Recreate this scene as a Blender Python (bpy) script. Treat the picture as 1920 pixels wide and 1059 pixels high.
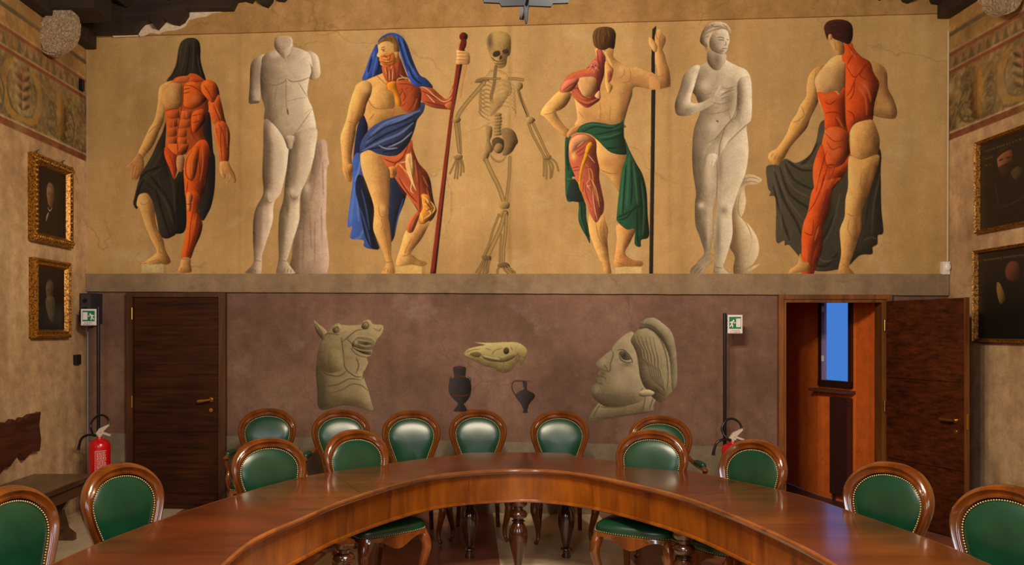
import bpy, bmesh, math, random
import numpy as np
from mathutils import Vector, Matrix

PI = math.pi
random.seed(7)
for o in list(bpy.data.objects):
    bpy.data.objects.remove(o)
scene = bpy.context.scene
COL = scene.collection

# ------------------------------------------------------------------ camera
F = 1450.0            # focal length in pixels of the 1920 wide frame
CX, CY = 875.0, 620.0  # principal point
H = 1.75              # eye height
cam_data = bpy.data.cameras.new('camera')
cam = bpy.data.objects.new('camera', cam_data)
COL.objects.link(cam)
cam.location = (0, 0, H)
cam.rotation_euler = (PI / 2, 0, 0)
cam_data.sensor_fit = 'HORIZONTAL'
cam_data.sensor_width = 36
cam_data.lens = 36 * F / 1920
cam_data.shift_x = (960 - CX) / 1920
cam_data.shift_y = (CY - 529.5) / 1920
cam_data.clip_start = .05
scene.camera = cam

# ------------------------------------------------------------------ world, exposure
w = bpy.data.worlds.new('dusk_sky')
scene.world = w
w.use_nodes = True
w.node_tree.nodes['Background'].inputs[0].default_value = (0.05, 0.17, 0.52, 1)
w.node_tree.nodes['Background'].inputs[1].default_value = 1.0
scene.view_settings.view_transform = 'Standard'
scene.view_settings.look = 'None'
scene.view_settings.gamma = 1
scene.view_settings.use_curve_mapping = False
scene.view_settings.exposure = 0.55


def area_light(name, loc, target, sx, sy, power, color):
    l = bpy.data.lights.new(name, 'AREA')
    l.shape = 'RECTANGLE'; l.size = sx; l.size_y = sy; l.energy = power; l.color = color
    o = bpy.data.objects.new(name, l)
    o.location = loc
    d = Vector(target) - Vector(loc)
    o.rotation_euler = d.to_track_quat('-Z', 'Y').to_euler()
    COL.objects.link(o)
    return o


def point_light(name, loc, power, color, r):
    l = bpy.data.lights.new(name, 'POINT')
    l.energy = power; l.color = color; l.shadow_soft_size = r
    o = bpy.data.objects.new(name, l); o.location = loc
    COL.objects.link(o)
    return o


WARM = (1.0, .84, .62)
CHX, CHY, CHZ = .23, 3.0, 3.6     # lamps of the chandelier
for k in range(4):
    a_ = math.radians(45 + 90 * k)
    point_light('chandelier_light', (CHX + .50 * math.cos(a_), CHY + .50 * math.sin(a_), CHZ), 118, WARM, .10)
area_light('assumed_rear_daylight', (-1.6, -1.35, 3.0), (-.9, 6, 1.3), .7, 1.8, 36, (.80, .90, 1.0))  # assumed unseen daylight source behind the camera, added for the highlights on the chairs
area_light('assumed_rear_daylight', (2.0, -1.35, 3.0), (1.1, 6, 1.3), .7, 1.8, 36, (.80, .90, 1.0))  # second assumed source; the rear wall is solid, with no window built

# ------------------------------------------------------------------ geometry of the room
YW, SL = 7.45, .058    # back wall plane: Y = YW - SL*X
XL, XR = -3.766, 4.478  # side walls
ZC = 5.35


def WP(x, y, off=0.0):
    """point of the back wall seen at pixel x,y; off = metres in front of the wall"""
    k = (x - CX) / F
    Y = YW / (1 + SL * k)
    X = k * Y
    return Vector((X, Y, H + (CY - y) / F * Y)) + Vector((-SL, -1, 0)).normalized() * off


def FP(x, y, z=0.0):
    """point at height z seen at pixel x,y"""
    Y = (H - z) * F / (y - CY)
    return Vector(((x - CX) * Y / F, Y, z))


def SP(X, x, y):
    """point of a side wall (plane X) seen at pixel x,y"""
    Y = X * F / (x - CX)
    return Vector((X, Y, H + (CY - y) * Y / F))


def AT(x, y, Y):
    return Vector(((x - CX) * Y / F, Y, H + (CY - y) * Y / F))


def lin(c):
    out = []
    for v in c[:3]:
        v = v / 255.0
        out.append(v / 12.92 if v <= .04045 else ((v + .055) / 1.055) ** 2.4)
    return tuple(out)


# ------------------------------------------------------------------ material helpers
class NT:
    def __init__(s, name):
        s.m = bpy.data.materials.new(name)
        s.m.use_nodes = True
        s.t = s.m.node_tree
        s.b = s.t.nodes['Principled BSDF']

    def n(s, typ, **kw):
        nd = s.t.nodes.new(typ)
        for k, v in kw.items():
            if k.startswith('i_'):
                key = k[2:]
                key = int(key) if key.isdigit() else key.replace('_', ' ')
                nd.inputs[key].default_value = v
            else:
                setattr(nd, k, v)
        return nd

    def l(s, a, ao, b, bi):
        s.t.links.new(a.outputs[ao], b.inputs[bi])

    def ramp(s, src, so, stops, interp='LINEAR'):
        r = s.n('ShaderNodeValToRGB')
        e = r.color_ramp.elements
        r.color_ramp.interpolation = interp
        while len(e) < len(stops):
            e.new(.5)
        for el, (p, c) in zip(e, stops):
            el.position = p
            el.color = (*c, 1) if len(c) == 3 else c
        s.l(src, so, r, 0)
        return r

    def mix(s, fac, a, b, blend='MIX'):
        m = s.n('ShaderNodeMix', data_type='RGBA', blend_type=blend)
        for inp, v in ((0, fac), (6, a), (7, b)):
            if isinstance(v, tuple) and len(v) == 2 and hasattr(v[0], 'outputs'):
                s.t.links.new(v[0].outputs[v[1]], m.inputs[inp])
            elif isinstance(v, (int, float)):
                m.inputs[inp].default_value = v
            else:
                m.inputs[inp].default_value = (*v, 1)
        return m

    def base(s, nd, out=0):
        s.l(nd, out, s.b, 'Base Color')

    def bump(s, src, so, strength, dist=.01):
        b = s.n('ShaderNodeBump')
        b.inputs['Strength'].default_value = strength
        b.inputs['Distance'].default_value = dist
        s.l(src, so, b, 'Height')
        s.l(b, 0, s.b, 'Normal')


MATS = {}


def plain(name, rgb, rough=.6, metal=0, spec=.5, noise=0.0, scale=8, coat=0, emis=None, bump=0):
    if name in MATS:
        return MATS[name]
    t = NT(name)
    c = lin(rgb)
    t.b.inputs['Roughness'].default_value = rough
    t.b.inputs['Metallic'].default_value = metal
    t.b.inputs['Specular IOR Level'].default_value = spec
    t.b.inputs['Coat Weight'].default_value = coat
    t.b.inputs['Coat Roughness'].default_value = .12
    tc = t.n('ShaderNodeTexCoord')
    ns = t.n('ShaderNodeTexNoise', i_Scale=scale, i_Detail=5.0)
    t.l(tc, 'Object', ns, 'Vector')
    lo = tuple(v * (1 - noise) for v in c); hi = tuple(min(1, v * (1 + noise)) for v in c)
    r = t.ramp(ns, 0, [(.3, lo), (.7, hi)])
    t.base(r)
    if bump:
        t.bump(ns, 0, bump)
    if emis:
        t.b.inputs['Emission Color'].default_value = (*lin(rgb), 1)
        t.b.inputs['Emission Strength'].default_value = emis
    MATS[name] = t.m
    return t.m


def wood(name, dark, light, axis='x', scale=1.0, rough=.35, coat=.6, gloss_rough=.15, stretch=14, distort=.6, spec=.5):
    if name in MATS:
        return MATS[name]
    t = NT(name)
    tc = t.n('ShaderNodeTexCoord')
    mp = t.n('ShaderNodeMapping')
    s = {'x': (1.2, stretch, stretch), 'y': (stretch, 1.2, stretch), 'z': (stretch, stretch, 1.2)}[axis]
    mp.inputs['Scale'].default_value = tuple(v * scale for v in s)
    t.l(tc, 'Object', mp, 0)
    n1 = t.n('ShaderNodeTexNoise', i_Scale=1.0, i_Detail=8.0, i_Roughness=.65, i_Distortion=distort)
    t.l(mp, 0, n1, 'Vector')
    n2 = t.n('ShaderNodeTexNoise', i_Scale=1.6 * scale, i_Detail=3.0)
    t.l(tc, 'Object', n2, 'Vector')
    r1 = t.ramp(n1, 0, [(.32, lin(dark)), (.68, lin(light))])
    r2 = t.ramp(n2, 0, [(.3, (.62, .58, .55)), (.7, (1.1, 1.08, 1.05))])
    mx = t.mix(1.0, (r1, 0), (r2, 0), 'MULTIPLY')
    t.base(mx, 2)
    t.b.inputs['Roughness'].default_value = rough
    t.b.inputs['Coat Weight'].default_value = coat
    t.b.inputs['Coat Roughness'].default_value = gloss_rough
    t.b.inputs['Specular IOR Level'].default_value = spec
    t.bump(n1, 0, .08, .004)
    MATS[name] = t.m
    return t.m


def plaster(name, a, b, c, scale=1.0, stain=None, seams=None, bump=.35, attr=False, streak=1.0, mott=1.0):
    """wall plaster of three close tones; seams = world x positions of vertical joints;
    attr = the wall's paint is covered by a painted colour attribute"""
    t = NT(name)
    geo = t.n('ShaderNodeNewGeometry')
    n1 = t.n('ShaderNodeTexNoise', i_Scale=.9 * scale, i_Detail=6.0, i_Roughness=.6)
    n2 = t.n('ShaderNodeTexNoise', i_Scale=9 * scale, i_Detail=8.0, i_Roughness=.7)
    n3 = t.n('ShaderNodeTexNoise', i_Scale=90 * scale, i_Detail=3.0)
    mp = t.n('ShaderNodeMapping'); mp.inputs['Scale'].default_value = (5, 5, .8) if streak else (3, 3, 3)
    n4 = t.n('ShaderNodeTexNoise', i_Scale=1.0, i_Detail=5.0)
    t.l(geo, 0, mp, 0); t.l(mp, 0, n4, 'Vector')
    for n in (n1, n2, n3):
        t.l(geo, 0, n, 'Vector')
    r1 = t.ramp(n1, 0, [(.32, lin(a)), (.52, lin(b)), (.7, lin(c))])
    r2 = t.ramp(n2, 0, [(.3, (1 - .22 * mott, 1 - .23 * mott, 1 - .24 * mott)), (.7, (1 + .14 * mott,) * 3)])
    r3 = t.ramp(n3, 0, [(.3, (.9, .9, .9)), (.7, (1.08, 1.08, 1.08))])
    r4 = t.ramp(n4, 0, [(.3, (1 - .16 * streak,) * 3), (.65, (1.04,) * 3)])
    m = t.mix(1.0, (r1, 0), (r2, 0), 'MULTIPLY')
    m = t.mix(1.0, (m, 2), (r3, 0), 'MULTIPLY')
    m = t.mix(1.0, (m, 2), (r4, 0), 'MULTIPLY')
    # hairline cracks
    nw = t.n('ShaderNodeTexNoise', i_Scale=3.0, i_Detail=5.0); t.l(geo, 0, nw, 'Vector')
    mw = t.n('ShaderNodeMix', data_type='RGBA', blend_type='ADD'); mw.inputs[0].default_value = .35
    t.l(geo, 0, mw, 6); t.l(nw, 1, mw, 7)
    vr = t.n('ShaderNodeTexVoronoi', feature='DISTANCE_TO_EDGE', i_Scale=.8); t.l(mw, 2, vr, 'Vector')
    rv = t.ramp(vr, 0, [(0, (.72, .70, .68)), (.0030, (.86, .85, .84)), (.0055, (1, 1, 1))])
    rm = t.ramp(n1, 0, [(.50, (0, 0, 0)), (.60, (1, 1, 1))])
    m = t.mix((rm, 0), (m, 2), (t.mix(1.0, (m, 2), (rv, 0), 'MULTIPLY'), 2))
    out = m
    if stain:      # pale efflorescence patches
        n5 = t.n('ShaderNodeTexNoise', i_Scale=1.7, i_Detail=7.0, i_Roughness=.62)
        mo = t.n('ShaderNodeMapping'); mo.inputs['Location'].default_value = (3.1, 1.2, 5.3)
        t.l(geo, 0, mo, 0); t.l(mo, 0, n5, 'Vector')
        r5 = t.ramp(n5, 0, [(stain[1], (0, 0, 0)), (stain[1] + .14, (stain[2],) * 3)])
        out = t.mix((r5, 0), (out, 2), lin(stain[0]))
    if seams:
        sx = t.n('ShaderNodeSeparateXYZ'); t.l(geo, 0, sx, 0)
        nz = t.n('ShaderNodeTexNoise', i_Scale=1.5, i_Detail=2.0); t.l(geo, 0, nz, 'Vector')
        ad = t.n('ShaderNodeMath', operation='MULTIPLY_ADD'); t.l(nz, 0, ad, 0); ad.inputs[1].default_value = .03
        t.l(sx, 0, ad, 2)
        rg = t.n('ShaderNodeMapRange'); rg.inputs['From Min'].default_value = -4; rg.inputs['From Max'].default_value = 5
        t.l(ad, 0, rg, 0)
        st = [(0, (1, 1, 1))]
        for X in seams:
            p = (X + .015 + 4) / 9
            st += [(p - .0018, (1, 1, 1)), (p - .0005, (.74, .70, .62)), (p + .0006, (1.1, 1.08, 1.05)), (p + .0018, (1, 1, 1))]
        rs = t.ramp(rg, 0, st[:32])
        out = t.mix(.9, (out, 2), (rs, 0), 'MULTIPLY')
    if attr:
        at = t.n('ShaderNodeVertexColor', layer_name='paint')
        # keep some of the plaster's own grain in the paint
        g = t.mix(1.0, (r2, 0), (r3, 0), 'MULTIPLY')
        g2 = t.mix(.75, (at, 0), (g, 2), 'MULTIPLY')
        out = t.mix((at, 1), (out, 2), (g2, 2))
    t.base(out, 2)
    t.b.inputs['Roughness'].default_value = .85
    t.b.inputs['Specular IOR Level'].default_value = .25
    ba = t.n('ShaderNodeMath', operation='MULTIPLY_ADD')
    t.l(n3, 0, ba, 0); ba.inputs[1].default_value = .35; t.l(n2, 0, ba, 2)
    t.bump(ba, 0, bump, .006)
    MATS[name] = t.m
    return t.m


# ------------------------------------------------------------------ mesh helpers
def link(o, parent=None):
    COL.objects.link(o)
    if parent is not None:
        o.parent = parent
    return o


def obj(name, bm, mats, parent=None, smooth=None, loc=None):
    me = bpy.data.meshes.new(name)
    bmesh.ops.recalc_face_normals(bm, faces=bm.faces[:])
    bm.to_mesh(me); bm.free()
    if not isinstance(mats, (list, tuple)):
        mats = [mats]
    for m in mats:
        me.materials.append(m)
    if smooth:
        me.polygons.foreach_set('use_smooth', [True] * len(me.polygons))
        if smooth < 180:
            try:
                me.set_sharp_from_angle(angle=math.radians(smooth))
            except Exception:
                pass
    o = bpy.data.objects.new(name, me)
    if loc is not None:
        o.location = loc
    return link(o, parent)


def empty(name, loc=(0, 0, 0), rz=0):
    o = bpy.data.objects.new(name, None)
    o.empty_display_size = .1
    o.location = loc; o.rotation_euler = (0, 0, rz)
    return link(o)


def tag(o, label=None, cat=None, group=None, kind=None):
    if label: o['label'] = label
    if cat: o['category'] = cat
    if group: o['group'] = group
    if kind: o['kind'] = kind
    return o


def copy_tree(o, parent=None):
    c = o.copy()
    COL.objects.link(c)
    c.parent = parent
    for ch in list(o.children):
        copy_tree(ch, c)
    return c


def box(bm, a, b, mi=0, bev=0):
    """axis aligned box between corners a and b"""
    x0, y0, z0 = a; x1, y1, z1 = b
    vs = [bm.verts.new(p) for p in ((x0, y0, z0), (x1, y0, z0), (x1, y1, z0), (x0, y1, z0),
                                    (x0, y0, z1), (x1, y0, z1), (x1, y1, z1), (x0, y1, z1))]
    fs = []
    for q in ((0, 1, 2, 3), (4, 5, 6, 7), (0, 1, 5, 4), (1, 2, 6, 5), (2, 3, 7, 6), (3, 0, 4, 7)):
        f = bm.faces.new([vs[i] for i in q]); f.material_index = mi; fs.append(f)
    if bev:
        es = list({e for f in fs for e in f.edges})
        bmesh.ops.bevel(bm, geom=es, offset=bev, segments=2, affect='EDGES', profile=.6)
    return vs


def prism(bm, front, back, mi=0, cap=True):
    """solid between two matching rings of points"""
    a = [bm.verts.new(p) for p in front]; b = [bm.verts.new(p) for p in back]
    n = len(a)
    for i in range(n):
        f = bm.faces.new((a[i], a[(i + 1) % n], b[(i + 1) % n], b[i])); f.material_index = mi
    if cap:
        for r in (a, b):
            f = bm.faces.new(r); f.material_index = mi
    return a, b


def tube(bm, pts, r, seg=10, caps=True, mi=0):
    """round tube along points; r number or list"""
    pts = [Vector(p) for p in pts]
    n = len(pts)
    rs = r if isinstance(r, (list, tuple)) else [r] * n
    rings = []
    up = None
    for i, p in enumerate(pts):
        t = (pts[min(i + 1, n - 1)] - pts[max(i - 1, 0)]).normalized()
        if up is None:
            up = t.orthogonal().normalized()
        up = (up - t * up.dot(t))
        if up.length < 1e-5: up = t.orthogonal()
        up.normalize()
        s = t.cross(up)
        rings.append([bm.verts.new(p + (up * math.cos(2 * PI * k / seg) + s * math.sin(2 * PI * k / seg)) * rs[i]) for k in range(seg)])
    for i in range(n - 1):
        for k in range(seg):
            f = bm.faces.new((rings[i][k], rings[i][(k + 1) % seg], rings[i + 1][(k + 1) % seg], rings[i + 1][k])); f.material_index = mi
    if caps:
        for rg in (rings[0], rings[-1]):
            f = bm.faces.new(rg); f.material_index = mi
    return rings


def lathe(bm, prof, seg=24, c=(0, 0), mi=0, z0=0):
    """prof = list of (r, z)"""
    rings = []
    for r, z in prof:
        rings.append([bm.verts.new((c[0] + r * math.cos(2 * PI * k / seg), c[1] + r * math.sin(2 * PI * k / seg), z0 + z)) for k in range(seg)])
    for i in range(len(rings) - 1):
        for k in range(seg):
            f = bm.faces.new((rings[i][k], rings[i][(k + 1) % seg], rings[i + 1][(k + 1) % seg], rings[i + 1][k])); f.material_index = mi
    for rg in (rings[0], rings[-1]):
        f = bm.faces.new(rg); f.material_index = mi


def ball(bm, c, r, seg=10, sc=(1, 1, 1), mi=0):
    m = Matrix.Translation(c) @ Matrix.Diagonal((*[r * s for s in sc], 1))
    res = bmesh.ops.create_uvsphere(bm, u_segments=seg, v_segments=max(4, seg // 2), radius=1, matrix=m)
    for v in res['verts']:
        for f in v.link_faces: f.material_index = mi


def crom(P, closed=True, n=6):
    """Catmull-Rom through 2D or 3D points"""
    P = np.asarray(P, float); N = len(P)
    out = []
    rng = range(N) if closed else range(N - 1)
    for i in rng:
        if closed:
            p0, p1, p2, p3 = P[(i - 1) % N], P[i], P[(i + 1) % N], P[(i + 2) % N]
        else:
            p0, p1, p2, p3 = P[max(i - 1, 0)], P[i], P[i + 1], P[min(i + 2, N - 1)]
        for k in range(n):
            t = k / n
            out.append(.5 * ((2 * p1) + (-p0 + p2) * t + (2 * p0 - 5 * p1 + 4 * p2 - p3) * t * t + (-p0 + 3 * p1 - 3 * p2 + p3) * t ** 3))
    if not closed:
        out.append(P[-1])
    return np.array(out)
# ------------------------------------------------------------------ painter: brushwork on flat painted things
def blur(a, s):
    if s < .4: return a
    k = int(max(1, math.ceil(s * 2.3)))
    g = np.exp(-np.arange(-k, k + 1) ** 2 / (2 * s * s)); g /= g.sum()
    for ax in (0, 1):
        n = a.shape[ax]
        p = np.pad(a, [(k, k) if i == ax else (0, 0) for i in (0, 1)], mode='edge')
        o = np.zeros_like(a, dtype=float)
        for i, w_ in enumerate(g):
            o += w_ * (p[i:i + n] if ax == 0 else p[:, i:i + n])
        a = o
    return a


def pp(s):
    return [tuple(float(v) for v in q.split()) for q in s.split(',') if q.strip()]


class Canvas:
    """x0..y1 in final units; points are given as (ox + X/div, oy + Y/div)"""
    def __init__(s, x0, y0, x1, y1, res, o=(0, 0), div=4.0, L=(.8, .5), seed=1):
        s.x0, s.y0, s.x1, s.y1, s.res, s.o, s.div = x0, y0, x1, y1, res, o, div
        s.w = int((x1 - x0) * res) + 1; s.h = int((y1 - y0) * res) + 1
        s.rgb = np.zeros((s.h, s.w, 3)); s.a = np.zeros((s.h, s.w)); s.lab = np.zeros((s.h, s.w), int)
        s.names = []; s.cur = 0
        l = math.hypot(*L); s.L = (L[0] / l, L[1] / l)
        rs = np.random.RandomState(seed)
        s.noise = blur(rs.rand(s.h, s.w), 1.2); s.noise = (s.noise - .5) / s.noise.std() * .5
        n2 = blur(rs.rand(s.h, s.w), 5); s.noise2 = (n2 - n2.mean()) / n2.std() * .5
        s.last = None
        s.gain = .93

    def part(s, name):
        if name not in s.names: s.names.append(name)
        s.cur = s.names.index(name)

    def _g(s, pts):
        p = np.array(pp(pts) if isinstance(pts, str) else pts, float)
        p = p / s.div + np.array(s.o)
        return (p - np.array([s.x0, s.y0])) * s.res

    def u(s, v): return v / s.div * s.res

    def mask(s, poly, pad=3):
        """antialiased polygon mask in the local window"""
        x0 = max(0, int(poly[:, 0].min()) - pad); x1 = min(s.w, int(poly[:, 0].max()) + pad + 2)
        y0 = max(0, int(poly[:, 1].min()) - pad); y1 = min(s.h, int(poly[:, 1].max()) + pad + 2)
        if x1 <= x0 or y1 <= y0: return None
        SS = 3
        hh = (y1 - y0) * SS; ww = (x1 - x0) * SS
        m = np.zeros((hh, ww), bool)
        px, py = poly[:, 0], poly[:, 1]; qx, qy = np.roll(px, -1), np.roll(py, -1)
        xs = x0 + (np.arange(ww) + .5) / SS
        for j in range(hh):
            y = y0 + (j + .5) / SS
            c = (py <= y) != (qy <= y)
            if not c.any(): continue
            xi = np.sort(px[c] + (y - py[c]) / (qy[c] - py[c]) * (qx[c] - px[c]))
            m[j] = (np.searchsorted(xi, xs) % 2) == 1
        mm = m.reshape(y1 - y0, SS, x1 - x0, SS).mean((1, 3))
        return mm, (slice(y0, y1), slice(x0, x1))

    def _put(s, sl, m, col, over=False):
        """composite colour col (array or tuple) with mask m"""
        if over:   # only where there is paint already
            m = m * (s.a[sl] > .02)
        c = np.broadcast_to(np.asarray(col, float), m.shape + (3,))
        a0 = s.a[sl]
        an = m + a0 * (1 - m)
        k = np.where(an > 1e-6, m / np.maximum(an, 1e-6), 0)[..., None]
        s.rgb[sl] = s.rgb[sl] * (1 - k) + c * k
        s.a[sl] = a0 if over else an
        if not over:
            s.lab[sl][m > .5] = s.cur

    def f(s, pts, col, sh=.28, r=14, sharp=False, ol=.25, al=1.0, tex=.05, over=False, n=6):
        g = s._g(pts)
        poly = g if sharp else crom(g, True, n)
        q = s.mask(poly, pad=4)
        if q is None: return
        m, sl = q
        rr = s.u(r)
        base = np.ones(m.shape)
        if sh or ol:
            b = blur(np.pad(m, 2), max(.6, rr))[2:-2, 2:-2]
            gy, gx = np.gradient(b)
            e = (gx * s.L[0] + gy * s.L[1]) * max(.6, rr) * 2.5
            b3 = blur(np.pad(m, 2), max(1, rr * 2.1))[2:-2, 2:-2]
            gy, gx = np.gradient(b3)
            e = e * .6 + (gx * s.L[0] + gy * s.L[1]) * rr * 2.1 * 2.5 * .75
            e = np.where(e < 0, e * 1.35, e * .75)
            base = 1 + .85 * sh * e
            b2 = blur(np.pad(m, 2), max(.5, s.u(2.6)))[2:-2, 2:-2]
            edge = np.clip((1 - b2) * 2, 0, 1)
            side = np.clip(.5 - e * 1.2, .25, 1.4)     # contours are heavier on the shaded side
            base = base * (1 - .8 * ol * edge * side)
        base = base + tex * s.noise[sl] * .8 + tex * s.noise2[sl] * .8
        c = np.asarray(col, float) * np.stack([np.clip(base, .05, 3) ** .9, np.clip(base, .05, 3), np.clip(base, .05, 3) ** 1.12], -1)
        s._put(sl, m * al, np.clip(c, 2, 255), over)
        s.last = (m, sl)

    def s_(s, pts, w, col, al=.8, taper=True, over=True, clip=False, closed=False):
        g = s._g(pts)
        P = crom(g, closed, 5) if len(g) > 2 else np.array([g[0] + (g[-1] - g[0]) * t for t in np.linspace(0, 1, 6)])
        wd = max(.35, s.u(w) / 2)
        pad = int(wd * 2 + 3)
        x0 = max(0, int(P[:, 0].min()) - pad); x1 = min(s.w, int(P[:, 0].max()) + pad + 2)
        y0 = max(0, int(P[:, 1].min()) - pad); y1 = min(s.h, int(P[:, 1].max()) + pad + 2)
        if x1 <= x0 or y1 <= y0: return
        m = np.zeros((y1 - y0, x1 - x0))
        N = len(P) - 1
        for i in range(N):
            a, b = P[i], P[i + 1]
            wi = wd
            if taper:
                tt = (i + .5) / N
                wi = wd * (.35 + .65 * min(1, 4 * tt, 4 * (1 - tt)))
            X0 = max(x0, int(min(a[0], b[0]) - pad)); X1 = min(x1, int(max(a[0], b[0]) + pad + 1))
            Y0 = max(y0, int(min(a[1], b[1]) - pad)); Y1 = min(y1, int(max(a[1], b[1]) + pad + 1))
            if X1 <= X0 or Y1 <= Y0: continue
            yy, xx = np.mgrid[Y0:Y1, X0:X1] + .5
            d = b - a; L2 = max(1e-9, (d ** 2).sum())
            t = np.clip(((xx - a[0]) * d[0] + (yy - a[1]) * d[1]) / L2, 0, 1)
            D = np.hypot(xx - a[0] - t * d[0], yy - a[1] - t * d[1])
            v = np.clip((wi + .6 - D) / 1.2, 0, 1)
            sub = m[Y0 - y0:Y1 - y0, X0 - x0:X1 - x0]
            np.maximum(sub, v, out=sub)
        sl = (slice(y0, y1), slice(x0, x1))
        s._put(sl, m * al, col, over)

    def lines(s, strs, w, col, al=.7, **k):
        for q in strs.split(';'):
            if q.strip(): s.s_(q, w, col, al, **k)

    def b(s, x, y, rx, ry, col, al=.5, ang=0, over=True):
        """soft blob of colour"""
        c = s._g([(x, y)])[0]
        RX, RY = s.u(rx), s.u(ry)
        R = int(max(RX, RY) * 2.2 + 2)
        x0 = max(0, int(c[0]) - R); x1 = min(s.w, int(c[0]) + R); y0 = max(0, int(c[1]) - R); y1 = min(s.h, int(c[1]) + R)
        if x1 <= x0 or y1 <= y0: return
        yy, xx = np.mgrid[y0:y1, x0:x1] + .5
        dx, dy = xx - c[0], yy - c[1]
        A = math.radians(ang)
        p = (dx * math.cos(A) + dy * math.sin(A)) / RX; q = (-dx * math.sin(A) + dy * math.cos(A)) / RY
        m = np.exp(-(p * p + q * q)) * min(.95, al * 1.3)
        s._put((slice(y0, y1), slice(x0, x1)), m, col, over)

    def bone(s, pts, w, col=(160, 130, 78), dark=(92, 74, 44), al=1.0):
        s.s_(pts, w + 7, dark, al, taper=False, over=False)
        s.s_(pts, w, col, al, taper=False, over=False)
        s.s_(pts, w * .35, (176, 146, 92), .5 * al, taper=False, over=False)

    def build(s, name, mapf, mat, mats=None):
        """one mesh per part name; first part is the thing, the others its children. mapf(x,y)->xyz arrays"""
        root = None
        a = s.a
        if len(s.names) > 1:     # several parts: an Empty at the foot of the painting parents them
            b0 = mapf(np.array([(s.x0 + s.x1) / 2]), np.array([s.y1]))[0]
            root = empty(name, tuple(float(v) for v in b0))
        cell = np.maximum.reduce([a[:-1, :-1], a[1:, :-1], a[:-1, 1:], a[1:, 1:]]) > .03
        clab = s.lab[:-1, :-1].copy()
        # label of a cell = the label of its most opaque corner
        best = a[:-1, :-1].copy()
        for sy, sx in ((1, 0), (0, 1), (1, 1)):
            aa = a[sy:s.h - 1 + sy, sx:s.w - 1 + sx]; ll = s.lab[sy:s.h - 1 + sy, sx:s.w - 1 + sx]
            k = aa > best + .15
            clab[k] = ll[k]; best[k] = aa[k]
        # colours bleed outwards so that edge vertices keep the paint's colour
        rgb = s.rgb.copy()
        un = a < .02
        for _ in range(2):
            acc = np.zeros_like(rgb); cnt = np.zeros(a.shape)
            for dy, dx in ((0, 1), (0, -1), (1, 0), (-1, 0)):
                sh = np.roll(np.roll(rgb, dy, 0), dx, 1); ok = np.roll(np.roll(~un, dy, 0), dx, 1)
                acc += sh * ok[..., None]; cnt += ok
            k = un & (cnt > 0)
            rgb[k] = acc[k] / cnt[k][..., None]
            un = un & ~k
        for i, pn in enumerate(s.names):
            msk = cell & (clab == i)
            if not msk.any(): continue
            jj, ii = np.nonzero(msk)
            W = s.w
            corners = np.stack([jj * W + ii, (jj + 1) * W + ii, (jj + 1) * W + ii + 1, jj * W + ii + 1], 1)
            uq, inv = np.unique(corners, return_inverse=True)
            inv = inv.reshape(-1, 4)
            vy, vx = uq // W, uq % W
            X = s.x0 + (vx + .5) / s.res; Y = s.y0 + (vy + .5) / s.res
            co = mapf(X, Y)
            me = bpy.data.meshes.new(pn)
            nf = len(inv)
            me.vertices.add(len(uq)); me.vertices.foreach_set('co', co.astype(np.float32).ravel())
            me.loops.add(nf * 4); me.loops.foreach_set('vertex_index', inv.astype(np.int32).ravel())
            me.polygons.add(nf); me.polygons.foreach_set('loop_start', np.arange(0, nf * 4, 4, dtype=np.int32))
            me.update(calc_edges=True)
            at = me.color_attributes.new('paint', 'FLOAT_COLOR', 'POINT')
            c = np.clip(rgb[vy, vx] / 255, 0, 1) * s.gain
            c = np.where(c <= .04045, c / 12.92, ((c + .055) / 1.055) ** 2.4)
            buf = np.concatenate([c, a[vy, vx][:, None]], 1).astype(np.float32)
            at.data.foreach_set('color', buf.ravel())
            me.materials.append((mats or {}).get(pn, mat))
            o = bpy.data.objects.new(name if root is None else pn, me)
            if root is not None and len(s.names) > 1:
                link(o, root); o.matrix_parent_inverse = Matrix.Translation(root.location).inverted()
            else:
                link(o); root = o
        return root


def on_wall(off=.0012):
    def f(x, y):
        k = (x - CX) / F
        Y = YW / (1 + SL * k)
        n = math.hypot(1, SL)
        return np.stack([k * Y - SL / n * off, Y - off / n, H + (CY - y) / F * Y], 1)
    return f
# ------------------------------------------------------------------ back wall paints
WALL_UP = plaster('mural_plaster', (172, 137, 86), (188, 152, 99), (194, 160, 108), stain=((206, 186, 150), .57, .38),
                  seams=[WP(x, 300).x for x in (452, 620, 795, 957, 1063, 1258, 1437)], attr=False, mott=.45)
WALL_UP_P = plaster('mural_paint', (172, 137, 86), (188, 152, 99), (194, 160, 108), attr=True, mott=.5)
WALL_LO = plaster('lower_plaster', (100, 76, 64), (124, 94, 80), (142, 112, 96), stain=((158, 138, 124), .58, .45), streak=1.0)
WALL_LO_P = plaster('lower_paint', (100, 76, 64), (124, 94, 80), (142, 112, 96), attr=True, mott=.5)

# ------------------------------------------------------------------ room shell
def quad(bm, pts, mi=0):
    f = bm.faces.new([bm.verts.new(p) for p in pts]); f.material_index = mi
    return f


def wz(x, z, off=0.0):
    """back wall point in pixel column x at height z"""
    k = (x - CX) / F
    Y = YW / (1 + SL * k)
    return Vector((k * Y, Y, z)) + Vector((-SL, -1, 0)).normalized() * off


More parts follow.
